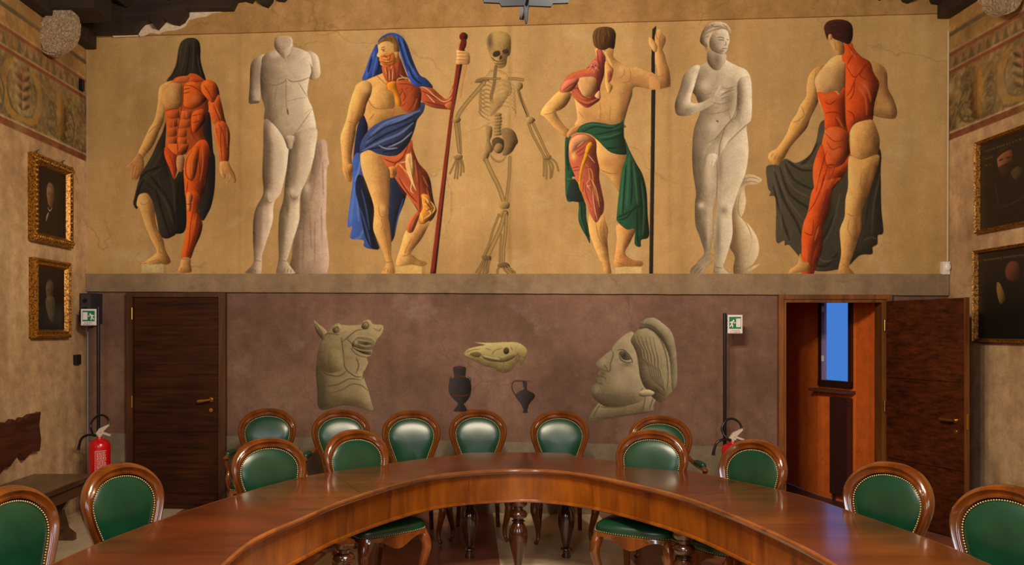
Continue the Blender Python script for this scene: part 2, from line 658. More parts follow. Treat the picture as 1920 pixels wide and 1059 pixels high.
BAND = plaster('ledge_plaster', (126, 106, 84), (144, 122, 96), (158, 136, 108), bump=.5)
TOPB = plaster('upper_band_plaster', (150, 112, 66), (166, 128, 78), (178, 140, 90), bump=.5)
DADO = plaster('dado_plaster', (116, 104, 90), (132, 119, 102), (144, 130, 112), bump=.4)
SIDE = plaster('side_wall_plaster', (170, 136, 98), (200, 164, 122), (214, 180, 138), stain=((222, 196, 160), .58, .4), bump=.55, streak=1.9, mott=1.4)
CEILM = wood('ceiling_boards', (30, 20, 13), (58, 40, 26), 'y', rough=.7, coat=0)
BEAM = wood('dark_beam_wood', (24, 16, 11), (56, 38, 26), 'x', rough=.7, coat=0)
DOORW = wood('dark_walnut_door', (30, 12, 3), (76, 38, 10), 'x', scale=1.0, rough=.55, coat=.03, gloss_rough=.3, stretch=30, distort=.25, spec=.2)
DOORY = wood('dark_walnut_open_door', (38, 14, 4), (98, 44, 13), 'y', scale=1.0, rough=.5, coat=.05, gloss_rough=.3, stretch=30, distort=.25, spec=.25)
FRW = wood('door_frame_walnut', (88, 48, 14), (150, 90, 34), 'z', rough=.45, coat=.2)
FRD = wood('door_frame_dark', (52, 28, 12), (92, 52, 22), 'z', rough=.5, coat=.2)
BRASS = plain('brass', (200, 160, 80), .28, 1.0, noise=.1)
BLACK = plain('black_metal', (22, 20, 22), .4, .2)
WHITE = plain('white_plastic', (226, 220, 208), .4)
CORR = plaster('corridor_red_orange_paint', (224, 104, 34), (232, 112, 38), (238, 120, 44), bump=.15, streak=.3)
CORF = plain('corridor_floor_dark', (84, 56, 40), .5, noise=.15, scale=3)

# floor: pale and dull red marble bands running towards the back wall
t = NT('marble_band_floor')
geo = t.n('ShaderNodeNewGeometry'); sx = t.n('ShaderNodeSeparateXYZ'); t.l(geo, 0, sx, 0)
ad = t.n('ShaderNodeMath', operation='ADD'); ad.inputs[1].default_value = 20 * 1.01 - .25; t.l(sx, 0, ad, 0)
dv = t.n('ShaderNodeMath', operation='DIVIDE'); dv.inputs[1].default_value = 2.02; t.l(ad, 0, dv, 0)
fr = t.n('ShaderNodeMath', operation='FRACT'); t.l(dv, 0, fr, 0)
n1 = t.n('ShaderNodeTexNoise', i_Scale=3.0, i_Detail=8.0, i_Roughness=.7, i_Distortion=1.2); t.l(geo, 0, n1, 'Vector')
n2 = t.n('ShaderNodeTexNoise', i_Scale=120.0, i_Detail=2.0); t.l(geo, 0, n2, 'Vector')
ra = t.ramp(n1, 0, [(.3, lin((196, 174, 140))), (.7, lin((224, 204, 172)))])
rb = t.ramp(n1, 0, [(.3, lin((128, 78, 60))), (.7, lin((164, 104, 80)))])
st = t.ramp(fr, 0, [(0, (0, 0, 0)), (.5, (1, 1, 1))], 'CONSTANT')
m = t.mix((st, 0), (ra, 0), (rb, 0))
r3 = t.ramp(n2, 0, [(.35, (.86,) * 3), (.65, (1.08,) * 3)])
m = t.mix(1.0, (m, 2), (r3, 0), 'MULTIPLY')
t.base(m, 2); t.b.inputs['Roughness'].default_value = .3
FLOORM = t.m

YB = -1.8
bm = bmesh.new()
prism(bm, [(XL, YB, 0), (XR, YB, 0), wz(1778, 0), wz(163, 0)], [(XL, YB, -.1), (XR, YB, -.1), wz(1778, -.1), wz(163, -.1)])
tag(obj('floor', bm, FLOORM), kind='structure')
bm = bmesh.new()
prism(bm, [(XL, YB, ZC), (XR, YB, ZC), wz(1778, ZC), wz(163, ZC)], [(XL, YB, ZC + .1), (XR, YB, ZC + .1), wz(1778, ZC + .1), wz(163, ZC + .1)])
tag(obj('ceiling', bm, CEILM), kind='structure')

# back wall with the doorway hole (px 1465..1658, top 560)
DX0, DX1, DZ = 1466, 1656, wz(1560, 0).z + 2.045
bm = bmesh.new()
xs = [163, 430, 875, 1200, DX0, DX1, 1778]
ml = lambda x: WP(x, 513.5 + (x - 163) * .0009).z
ll = lambda x: WP(x, 546 + (x - 163) * .0048).z
for a, b in zip(xs[:-1], xs[1:]):
    hole = (a == DX0)
    for z0, z1, mi in ((lambda x: 0 if not hole else DZ, ll, 1), (ll, ml, 1), (ml, lambda x: ZC, 0)):
        quad(bm, [wz(a, z0(a)), wz(b, z0(b)), wz(b, z1(b)), wz(a, z1(a))], mi)
bmesh.ops.remove_doubles(bm, verts=bm.verts[:], dist=.0005)
tag(obj('wall_back', bm, [WALL_UP, WALL_LO]), kind='structure')
for nm, X in (('wall_left', XL), ('wall_right', XR)):
    ye = wz(163, 0).y if X < 0 else wz(1778, 0).y
    s = -1 if X < 0 else 1
    bm = bmesh.new()
    box(bm, (X, YB, 0), (X + s * .15, ye, ZC))
    tag(obj(nm, bm, SIDE), kind='structure')
bm = bmesh.new(); box(bm, (XL, YB - .15, 0), (XR, YB, ZC))
tag(obj('wall_front', bm, SIDE), kind='structure')


def strip(bm, top, bot, off, xs, mi=0, inner=-.002):
    """band on the back wall between two pixel lines, standing off the wall"""
    a = [WP(x, top(x), off) for x in xs] + [WP(x, bot(x), off) for x in reversed(xs)]
    b = [WP(x, top(x), inner) for x in xs] + [WP(x, bot(x), inner) for x in reversed(xs)]
    prism(bm, a, b, mi)


lin2 = lambda x0, y0, x1, y1: (lambda x: y0 + (y1 - y0) * (x - x0) / (x1 - x0))
bm = bmesh.new()
rr = random.Random(3)
xs = list(np.linspace(164, 1776, 60))
jit = {x: rr.uniform(-.5, .5) for x in xs}
strip(bm, lambda x: 513.5 + jit[x] * .6, lambda x: lin2(163, 546.5, 1776, 554)(x) + jit[x] * .6, .03, xs)
tag(obj('trim_1', bm, BAND, smooth=30), kind='structure')
bm = bmesh.new()
strip(bm, lambda x: -80, lambda x: lin2(183, 70.5, 1760, 26.5)(x) + jit[x] * .5, .025, xs)
tag(obj('trim_2', bm, TOPB, smooth=30), kind='structure')
# the pale dado strip at the foot of the back wall
for k, (a, b) in enumerate(((163, 241), (426, 1456), (1666, 1776))):
    bm = bmesh.new()
    zt = lambda x: WP(x, 811 + (x - 163) * .0215).z
    prism(bm, [wz(a, 0, .008), wz(b, 0, .008), wz(b, zt(b), .008), wz(a, zt(a), .008)],
          [wz(a, 0, -.001), wz(b, 0, -.001), wz(b, zt(b), -.001), wz(a, zt(a), -.001)])
    tag(obj('baseboard_back', bm, DADO), kind='structure')


def px_panel(bm, x0, y0, x1, y1, o0, o1, mi=0, bev=0):
    """flat block on the back wall between pixel rectangle corners; y values may be z heights when given as strings"""
    def P(x, y, o):
        return wz(x, float(y), o) if isinstance(y, str) else WP(x, y, o)
    n0 = len(bm.verts)
    a, b = prism(bm, [P(x0, y0, o1), P(x1, y0, o1), P(x1, y1, o1), P(x0, y1, o1)],
                 [P(x0, y0, o0), P(x1, y0, o0), P(x1, y1, o0), P(x0, y1, o0)], mi)
    if bev:
        es = list({e for v in a for e in v.link_edges if e.other_vert(v) in a})
        bmesh.ops.bevel(bm, geom=es, offset=bev, segments=2, affect='EDGES')


# ---- closed door on the left
dr = empty('door_1', wz(335, 0)); tag(dr, kind='structure')
dr['label'] = 'closed dark walnut door of three wide boards at the left of the back wall'


def child_of(o, root):
    o.parent = root
    o.matrix_parent_inverse = Matrix.Translation(root.location).inverted() if root.rotation_euler.z == 0 else root.matrix_world.inverted()
    return o


bm = bmesh.new()
px_panel(bm, 241, 549, 426, 557, .0, .05)
px_panel(bm, 241, 557, 253, '0', .0, .05)
px_panel(bm, 413, 557, 426, '0', .0, .05)
child_of(obj('door_frame', bm, FRD), dr)
bm = bmesh.new()
for y0, y1 in ((558, 683), (684.5, 808.5), (810, '0.01')):
    px_panel(bm, 254, y0, 412, y1, .0, .028, bev=.003)
dl = child_of(obj('door_leaf', bm, DOORW), dr)
for y in (588, 752):
    bm = bmesh.new()
    a = WP(252.5, y - 11, .055); b = WP(252.5, y + 11, .055)
    tube(bm, [a, b], .008, 8)
    child_of(obj('hinge', bm, BRASS, smooth=40), dr)


def lever(bm, p, d, n):
    """fluted door lever: p pivot on the door, d direction of the lever, n outward"""
    n = n.normalized(); d = d.normalized(); up = n.cross(d)
    tube(bm, [p, p + n * .012], .022, 16); tube(bm, [p + n * .01, p + n * .055], .010, 12)
    q = p + n * .055
    pts = [q - d * .012, q + d * .02, q + d * .06, q + d * .10, q + d * .125 - up * .0]
    rings = []
    for i, (c, hh, tt) in enumerate(zip(pts, (.010, .012, .013, .015, .012), (.009, .008, .006, .005, .003))):
        rings.append([bm.verts.new(c + up * hh * math.cos(a) + n * tt * math.sin(a)) for a in [2 * PI * k / 10 for k in range(10)]])
    for i in range(4):
        for k in range(10):
            bm.faces.new((rings[i][k], rings[i][(k + 1) % 10], rings[i + 1][(k + 1) % 10], rings[i + 1][k]))
    bm.faces.new(rings[0]); bm.faces.new(rings[-1])


WN = Vector((-SL, -1, 0)).normalized(); WT = Vector((1, -SL, 0)).normalized()
bm = bmesh.new(); lever(bm, WP(399, 748, .028), -WT + Vector((0, 0, -.14)), WN)
obj('door_handle', bm, BRASS, dl, smooth=50)
bm = bmesh.new(); p = WP(398, 768, .028); tube(bm, [p, p + WN * .006], .019, 20); tube(bm, [p + WN * .006, p + WN * .009], .010, 12)
obj('lock_rosette', bm, BRASS, dl, smooth=50)

# ---- open door on the right
dr2 = empty('door_2', wz(1560, 0)); tag(dr2, kind='structure')
dr2['label'] = 'open walnut door swung into the room beside the orange corridor'
bm = bmesh.new()
px_panel(bm, 1457, 552.5, 1668, 561, -.02, .05)
px_panel(bm, 1457, 561, 1466, '0', -.02, .05); px_panel(bm, 1659, 561, 1668, '0', -.02, .05)
px_panel(bm, 1466, 561, 1659, 567, -.12, .03)
px_panel(bm, 1466, 567, 1472, '0', -.12, .03); px_panel(bm, 1651, 567, 1659, '0', -.12, .03)
child_of(obj('door_frame', bm, FRW), dr2)
hp = WP(1655, 566, .05); hp.z = 0
fe = Vector((4.13, 6.415, 0))
d = (fe - hp).normalized(); n = Vector((d.y, -d.x, 0))
if n.dot(Vector((-1, 0, 0))) < 0: n = -n
wd = (fe - hp).length
bm = bmesh.new()
th = .045
for z0, z1 in ((.01, .575), (.579, 1.315), (1.319, 2.025)):
    P = [hp + d * .01, hp + d * (wd - .0), ]
    a = [P[0], P[1], P[1] - n * th, P[0] - n * th]
    # n points to the room's left: visible face on +n side
    vs = []
    for z in (z0, z1):
        vs.append([Vector((q.x, q.y, z)) for q in a])
    prism(bm, vs[0], vs[1])
bmesh.ops.bevel(bm, geom=bm.edges[:], offset=.002, segments=1, affect='EDGES')
# grain must follow the leaf's width: build in local space
leaf = obj('door_leaf', bm, DOORY)
child_of(leaf, dr2)
bm = bmesh.new()
q0 = hp + d * (wd - .001) - n * (th + .002); q1 = hp + d * (wd + .006) - n * (th + .002); q2 = hp + d * (wd + .006) + n * .002; q3 = hp + d * (wd - .001) + n * .002
prism(bm, [Vector((q.x, q.y, .01)) for q in (q0, q1, q2, q3)], [Vector((q.x, q.y, 2.028)) for q in (q0, q1, q2, q3)])
obj('edge_strip', bm, FRW, leaf)
bm = bmesh.new(); lever(bm, hp + d * (wd - .075) + Vector((0, 0, 1.0)), -d, n)
obj('door_handle', bm, BRASS, leaf, smooth=50)
bm = bmesh.new(); p = hp + d * (wd - .075) + Vector((0, 0, .905)); tube(bm, [p, p + n * .006], .019, 20); tube(bm, [p + n * .006, p + n * .01], .009, 12)
obj('lock_rosette', bm, BRASS, leaf, smooth=50)
bm = bmesh.new(); p = hp + d * (wd + .006) - n * .02 + Vector((0, 0, 1.0)); box(bm, (p.x - .009, p.y - .006, .93), (p.x + .009, p.y + .002, 1.06))
obj('latch_plate', bm, BRASS, leaf)
for z in (1.80, 1.05, .3):
    bm = bmesh.new(); p = hp + d * .0 + n * .008; tube(bm, [(p.x, p.y, z - .05), (p.x, p.y, z + .05)], .009, 8)
    child_of(obj('hinge', bm, BRASS, smooth=40), dr2)

# ---- corridor beyond the open door
CZ = 2.75
A = Vector((3.74, 8.24, 0)); B = Vector((3.90, 7.75, 0))
jr = wz(1658, 0, -.02); jl = wz(1467, 0, -.02)
bm = bmesh.new()
rp = [jr, Vector((3.915, 7.52, 0)), B, A, Vector((3.69, 8.9, 0)), Vector((3.60, 12.0, 0)), Vector((2.2, 12, 0)), Vector((2.2, 7.62, 0)), jl]
WA = A + (B - A) * .10; WB = A + (B - A) * .93   # window opening between WA and WB
WZ0, WZ1 = 1.18, 2.2
for i in range(len(rp) - 1):
    a, b = rp[i], rp[i + 1]
    if i == 2:
        for (u, v, z0, z1) in ((B, WB, 0, CZ), (WA, A, 0, CZ), (WB, WA, 0, WZ0), (WB, WA, WZ1, CZ)):
            quad(bm, [Vector((u.x, u.y, z0)), Vector((v.x, v.y, z0)), Vector((v.x, v.y, z1)), Vector((u.x, u.y, z1))])
        # reveal of the window opening
        nn = Vector((B.y - A.y, -(B.x - A.x), 0)).normalized()
        if nn.x < 0: nn = -nn
        cr = [Vector((q.x, q.y, z)) for q, z in ((WA, WZ0), (WB, WZ0), (WB, WZ1), (WA, WZ1))]
        for k in range(4):
            quad(bm, [cr[k], cr[(k + 1) % 4], cr[(k + 1) % 4] + nn * .03, cr[k] + nn * .03])
    else:
        quad(bm, [a, b, b + Vector((0, 0, CZ)), a + Vector((0, 0, CZ))])
# lintel zone above the doorway, inside
quad(bm, [wz(1466, DZ, -.02), wz(1658, DZ, -.02), wz(1658, CZ, -.02), wz(1466, CZ, -.02)])
tag(obj('wall_corridor', bm, CORR), kind='structure')
bm = bmesh.new()
quad(bm, [Vector((2.2, 7.3, -.002)), Vector((4.2, 7.15, -.002)), Vector((4.2, 12, -.002)), Vector((2.2, 12, -.002))])
tag(obj('floor_corridor', bm, CORF), kind='structure')
bm = bmesh.new()
quad(bm, [Vector((2.2, 7.33, CZ)), Vector((3.96, 7.23, CZ)), Vector((3.96, 12, CZ)), Vector((2.2, 12, CZ))])
tag(obj('ceiling_corridor', bm, CORR), kind='structure')


def lp(t, z, off=0.0):
    p = A + (B - A) * t
    q = p - nn * off
    return Vector((q.x, q.y, z))


def lbox(bm, t0, t1, z0, z1, o0, o1, mi=0):
    prism(bm, [lp(t0, z0, o0), lp(t1, z0, o0), lp(t1, z1, o0), lp(t0, z1, o0)], [lp(t0, z0, o1), lp(t1, z0, o1), lp(t1, z1, o1), lp(t0, z1, o1)], mi)


GL = NT('window_glass'); GL.b.inputs['Transmission Weight'].default_value = 1; GL.b.inputs['Roughness'].default_value = .05; GL.b.inputs['IOR'].default_value = 1.05
win = empty('window_1', lp(.5, WZ0)); tag(win, kind='structure')
bm = bmesh.new()
DW = plain('dark_window_frame', (44, 20, 16), .5)
lbox(bm, .09, .17, WZ0 - .01, WZ1 + .01, -.02, .04); lbox(bm, .88, .94, WZ0 - .01, WZ1 + .01, -.02, .04)
lbox(bm, .09, .94, WZ0 - .01, WZ0 + .055, -.02, .045); lbox(bm, .09, .94, WZ1 - .05, WZ1 + .01, -.02, .045)
child_of(obj('window_frame', bm, DW), win)
bm = bmesh.new()
lbox(bm, .17, .245, WZ0 + .055, WZ1 - .05, .0, .03)
child_of(obj('casement_edge', bm, plain('pale_casement', (150, 130, 170), .5)), win)
bm = bmesh.new(); lbox(bm, .245, .88, WZ0 + .055, WZ1 - .05, -.004, .0)
child_of(obj('window_pane', bm, GL.m), win)
for z in (1.46, 1.98):
    bm = bmesh.new(); lbox(bm, .19, .23, z - .03, z + .03, .03, .042)
    child_of(obj('hinge', bm, WHITE), win)
bm = bmesh.new(); lbox(bm, -.02, 1.0, 1.115, 1.145, .0, .11)
tag(obj('window_sill', bm, plain('sill_wood', (92, 56, 44), .5, noise=.1)), 'dark narrow sill board under the blue corridor window', 'sill')
rad = empty('radiator', lp(.7, 0)); tag(rad, 'dark ribbed radiator under the blue corridor window', 'radiator')
bm = bmesh.new()
RM = plain('radiator_enamel', (66, 34, 30), .45)
for k in range(9):
    t0 = .50 + k * .052
    lbox(bm, t0, t0 + .034, .08, 1.07, .015, .085)
lbox(bm, .49, .97, .10, .13, .03, .07); lbox(bm, .49, .97, 1.0, 1.03, .03, .07)
child_of(obj('radiator_ribs', bm, RM), rad)
for tt in (.52, .94):
    bm = bmesh.new()
    lbox(bm, tt, tt + .02, 0, .1, .03, .06)
    child_of(obj('radiator_foot', bm, RM), rad)

# ------------------------------------------------------------------ ceiling woodwork
bm = bmesh.new()
yl = wz(163, 0).y; yr = wz(1778, 0).y
box(bm, (XL + .001, YB + .01, 4.53), (XL + .11, yl - .03, 4.72))
tag(obj('trim_3', bm, BEAM), kind='structure')
bm = bmesh.new()
box(bm, (XR - .12, YB + .01, 4.64), (XR - .001, yr - .03, 4.80))
tag(obj('trim_4', bm, BEAM), kind='structure')


def bracket(name, pts, off0, off1, label):
    bm = bmesh.new()
    P = crom(pts, False, 4) if len(pts) > 9 else np.array(pts)
    P = [tuple(p) for p in pts]
    a = [WP(x, y, off0) for x, y in P]; b = [WP(x, y, off0 + off1) for x, y in P]
    prism(bm, a, b)
    tag(obj(name, bm, BEAM), label, 'beam', 'carved ceiling beam ends above the mural')


bracket('carved_beam', [(184, 70), (240, 69), (262, 68), (268, 58), (276, 50), (290, 46), (296, 52), (301, 60), (310, 50), (316, 43), (328, 50), (340, 52), (350, 46), (358, 34), (358, 26), (400, 25), (441, 24), (446, 14), (449, 8), (462, 6), (476, 10), (482, 0), (484, -70), (184, -70)], .026, .10,
        'long dark scalloped beam end in the upper left corner above the mural')
bracket('carved_beam', [(484, -70), (484, 2), (494, 14), (505, 18), (514, 8), (516, 0), (524, 6), (536, 7), (545, -2), (545, -70)], .026, .10,
        'short dark scalloped beam end just right of the long one')
bracket('carved_beam', [(1636, -70), (1636, -2), (1646, 4), (1656, 0), (1666, -4), (1684, -4), (1688, 6), (1698, 10), (1708, 4), (1716, -2), (1738, 0), (1742, 10), (1754, 12), (1763, 13), (1775, 12), (1775, -70)], .026, .10,
        'dark scalloped beam end in the upper right corner above the mural')
bracket('carved_beam', [(184, 30), (215, 28), (228, 14), (240, 20), (252, 26), (264, 14), (276, -6), (300, -6), (312, 8), (330, 12), (344, -4), (360, -70), (184, -70)], .127, .20,
        'dark carved beam layer in front of the long scalloped beam, upper left corner')
PLS = plain('pale_chipped_plaster', (206, 186, 160), .9, noise=.15, scale=30, bump=.6)
bm = bmesh.new()
for P in ([(262, 66), (266, 71), (274, 69), (284, 64), (300, 66), (312, 61), (326, 60), (340, 57), (350, 52), (356, 40), (372, 36), (390, 33), (400, 27), (420, 25), (358, 22), (350, 40), (320, 40), (290, 44), (276, 48)],
          [(214, 69), (216, 72.5), (240, 71.5), (262, 70.5), (262, 67)]):
    prism(bm, [WP(x, y, .034) for x, y in P], [WP(x, y, .024) for x, y in P])
tag(obj('trim_13', bm, PLS), kind='structure')
for k, (x0, x1, y) in enumerate(((184, 560, -70), (1560, 1775, -80))):
    bm = bmesh.new()
    strip(bm, lambda x: -300, lambda x: y + 25, .9, list(np.linspace(x0, x1, 4)), inner=.03)
    tag(obj('trim_%d' % (5 + k), bm, BEAM), kind='structure')
# ceiling beams crossing the room, spanning side to side
for k, y in enumerate((5.9, 4.4, 2.9, 1.4)):
    bm = bmesh.new(); box(bm, (XL + .02, y, 4.95), (XR - .02, y + .22, ZC - .001))
    tag(obj('trim_%d' % (8 + k), bm, BEAM), kind='structure')

ST = NT('rough_stone')
tc = ST.n('ShaderNodeNewGeometry'); vo = ST.n('ShaderNodeTexNoise', i_Scale=28.0, i_Detail=6.0, i_Distortion=2.0); ST.l(tc, 0, vo, 'Vector')
r = ST.ramp(vo, 0, [(.3, lin((120, 98, 76))), (.7, lin((186, 160, 130)))]); ST.base(r); ST.b.inputs['Roughness'].default_value = .9; ST.bump(vo, 0, .9, .02)


def corbel(px, Xw, Y, y0, y1, label):
    bm = bmesh.new()
    a = [AT(x, y, Y) for x, y in px]
    P = crom([(q.x, q.z) for q in a], True, 4)
    prism(bm, [(x, Y, z) for x, z in P], [(x, Y + .10, z) for x, z in P])
    bmesh.ops.bevel(bm, geom=[e for e in bm.edges if abs(e.verts[0].co.y - e.verts[1].co.y) < .01], offset=.02, segments=2, affect='EDGES')
    tag(obj('stone_corbel', bm, ST.m, smooth=40), label, 'corbel', 'stone corbels under the roof beams')


corbel([(76, 92), (75, 60), (77, 32), (96, 28), (98, 15), (112, 12), (126, 14), (140, 26), (141, 48), (138, 66), (130, 80), (114, 93), (94, 102)], XL, 6.83, 0, 0, 'rounded rough stone corbel high on the left wall')
corbel([(1852, -8), (1853, 4), (1862, 14), (1876, 22), (1890, 25), (1904, 19), (1913, 8), (1920, -8), (1922, -30), (1852, -30)], XR, 6.18, 0, 0, 'rounded rough stone corbel high on the right wall')
for xx, X, Y, z, s in ((0, XL, 6.83, 4.58, 1), (0, XR, 6.18, 4.62, -1)):
    bm = bmesh.new()
    if s > 0: box(bm, (X + .02, Y - .05, z), (X + .50, Y + .28, z + .3))
    else: box(bm, (X - .50, Y - .05, z), (X - .02, Y + .28, z + .3))
    tag(obj('trim_7' if s > 0 else 'trim_12', bm, BEAM), kind='structure')

# ------------------------------------------------------------------ painted friezes on the side walls (metres)
FRZ = plaster('frieze_paint', (150, 124, 82), (160, 132, 88), (168, 140, 96), attr=True, bump=.4)


def side_map(X, s):
    def f(u, v):
        return np.stack([np.full_like(u, X + s * .0015), u, -v], 1)
    return f


def frieze(left):
    u0, u1 = (5.2, 7.655) if left else (5.0, 7.178)
    dz = 0 if left else .09
    c = Canvas(u0, -(4.78 + dz), u1, -(3.42 + dz), 105, (0, 0), 1.0, L=(.5, .5), seed=20 + left)
    def Z(z): return -(z + dz)
    def band(z0, z1, col, tex=.10):
        c.f([(u0, Z(z1)), (u1 - .003, Z(z1)), (u1 - .003, Z(z0)), (u0, Z(z0))], col, 0, sharp=True, ol=0, tex=tex)
    c.part('painted_frieze')
    band(3.43, 4.78, (172, 130, 76)); band(3.49, 4.03, (138, 114, 72), .25)
    band(3.425, 3.485, (130, 76, 48)); band(3.485, 3.50, (190, 164, 120))
    band(4.03, 4.07, (130, 74, 46)); band(4.07, 4.082, (176, 150, 108))
    band(4.082, 4.20, (146, 112, 70), .15); band(4.20, 4.235, (136, 80, 50)); band(4.235, 4.25, (182, 150, 100))
    band(4.38, 4.42, (100, 86, 60)); band(4.58, 4.62, (110, 94, 66))
    OC = (190, 136, 48); GR = (92, 82, 58); PK = (160, 120, 84)
    rs = random.Random(5)
    for k in range(22):      # small pendent darts under the upper band
        y = u0 + .1 + k * .11
        if y > u1 - .06: break
        c.f([(y - .035, Z(4.085)), (y + .035, Z(4.085)), (y, Z(4.19))], (104, 92, 62), 0, sharp=True, ol=.1, al=.75)
    cen = (6.55, 5.55) if left else (6.22, 5.35)
    for cy in cen:
        for sg in (-1, 1):       # two ochre scrolls enclosing an acanthus
            c.s_([(cy + sg * .02, Z(3.54)), (cy + sg * .16, Z(3.56)), (cy + sg * .25, Z(3.68)), (cy + sg * .27, Z(3.80)), (cy + sg * .22, Z(3.93)), (cy + sg * .12, Z(4.0))], .075, (176, 130, 58), .75)
            c.s_([(cy + sg * .02, Z(3.57)), (cy + sg * .14, Z(3.60)), (cy + sg * .20, Z(3.70)), (cy + sg * .215, Z(3.80)), (cy + sg * .17, Z(3.91))], .02, (96, 78, 50), .7)
            c.s_([(cy + sg * .05, Z(3.52)), (cy + sg * .22, Z(3.53)), (cy + sg * .315, Z(3.70)), (cy + sg * .31, Z(3.86))], .012, (96, 78, 50), .5)
            for j in range(4):
                zz = 3.62 + j * .08
                c.f([(cy, Z(zz)), (cy + sg * .06, Z(zz + .02)), (cy + sg * .12, Z(zz + .07)), (cy + sg * .07, Z(zz + .09)), (cy + sg * .01, Z(zz + .07))], (156, 126, 86) if j % 2 else (164, 132, 84), .4, .02, ol=.45, al=.8)
        c.b(cy, Z(3.88), .05, .09, (150, 84, 54), .45)
    lv = (7.18, 6.05) if left else (6.78, 5.8)
    for cy in lv:
        lf = []
        for sg in (1, -1):
            seq = [(3.52, .03), (3.56, .085), (3.60, .05), (3.65, .10), (3.69, .06), (3.74, .11), (3.78, .065), (3.83, .095), (3.87, .05), (3.91, .065), (3.96, .02)]
            for z_, r_ in (seq if sg > 0 else seq[::-1]): lf.append((cy + sg * r_ + .02 * math.sin(9 * z_), Z(z_)))
        c.f(lf, (176, 128, 52), .25, .03, ol=.35, al=.85, sharp=True)
        c.s_([(cy, Z(3.52)), (cy + .01, Z(3.75)), (cy, Z(3.96))], .012, (120, 84, 36), .8)
        for s in (-1, 1):
            c.s_([(cy + s * .05, Z(3.52)), (cy + s * .2, Z(3.56)), (cy + s * .24, Z(3.72)), (cy + s * .16, Z(3.82)), (cy + s * .12, Z(3.72))], .022, GR, .9)
            for j in range(7):
                zz = 3.56 + j * .06
                c.s_([(cy + s * .10, Z(zz)), (cy + s * .17, Z(zz + .03)), (cy + s * .21, Z(zz + .01))], .016, (146, 130, 86) if j % 2 else (74, 66, 48), .7)
    for j in range(260):     # scratches and loss
        y = rs.uniform(u0, u1 - .05); z = rs.uniform(3.5, 4.02)
        c.s_([(y, Z(z)), (y + rs.uniform(-.03, .03), Z(z + rs.uniform(-.05, .05)))], .008, rs.choice([(80, 70, 50), (150, 130, 92), (178, 150, 104)]), .5)
    for j in range(30):
        c.b(rs.uniform(u0, u1), Z(rs.uniform(3.45, 4.75)), rs.uniform(.05, .2), rs.uniform(.03, .12), rs.choice([(170, 142, 100), (120, 96, 62), (150, 108, 60)]), .35)
    return c


o = frieze(True).build('painted_frieze', side_map(XL, 1), FRZ)
tag(o, 'faded painted scroll frieze with ochre leaves along the left wall', 'wall painting', 'painted friezes on the side walls')
o = frieze(False).build('painted_frieze', side_map(XR, -1), FRZ)
tag(o, 'faded painted scroll frieze with ochre leaves along the right wall', 'wall painting', 'painted friezes on the side walls')
# ------------------------------------------------------------------ portraits on the side walls
GOLD = NT('gilt_moulding')
g_ = GOLD.n('ShaderNodeNewGeometry'); gn = GOLD.n('ShaderNodeTexNoise', i_Scale=60.0, i_Detail=5.0); GOLD.l(g_, 0, gn, 'Vector')
gr = GOLD.ramp(gn, 0, [(.35, lin((70, 42, 14))), (.6, lin((176, 120, 40)))]); GOLD.base(gr)
GOLD.b.inputs['Metallic'].default_value = .55; GOLD.b.inputs['Roughness'].default_value = .38; GOLD.bump(gn, 0, .5, .006)
CANV = NT('oil_paint_canvas')
va = CANV.n('ShaderNodeVertexColor', layer_name='paint'); CANV.base(va)
CANV.b.inputs['Roughness'].default_value = .45


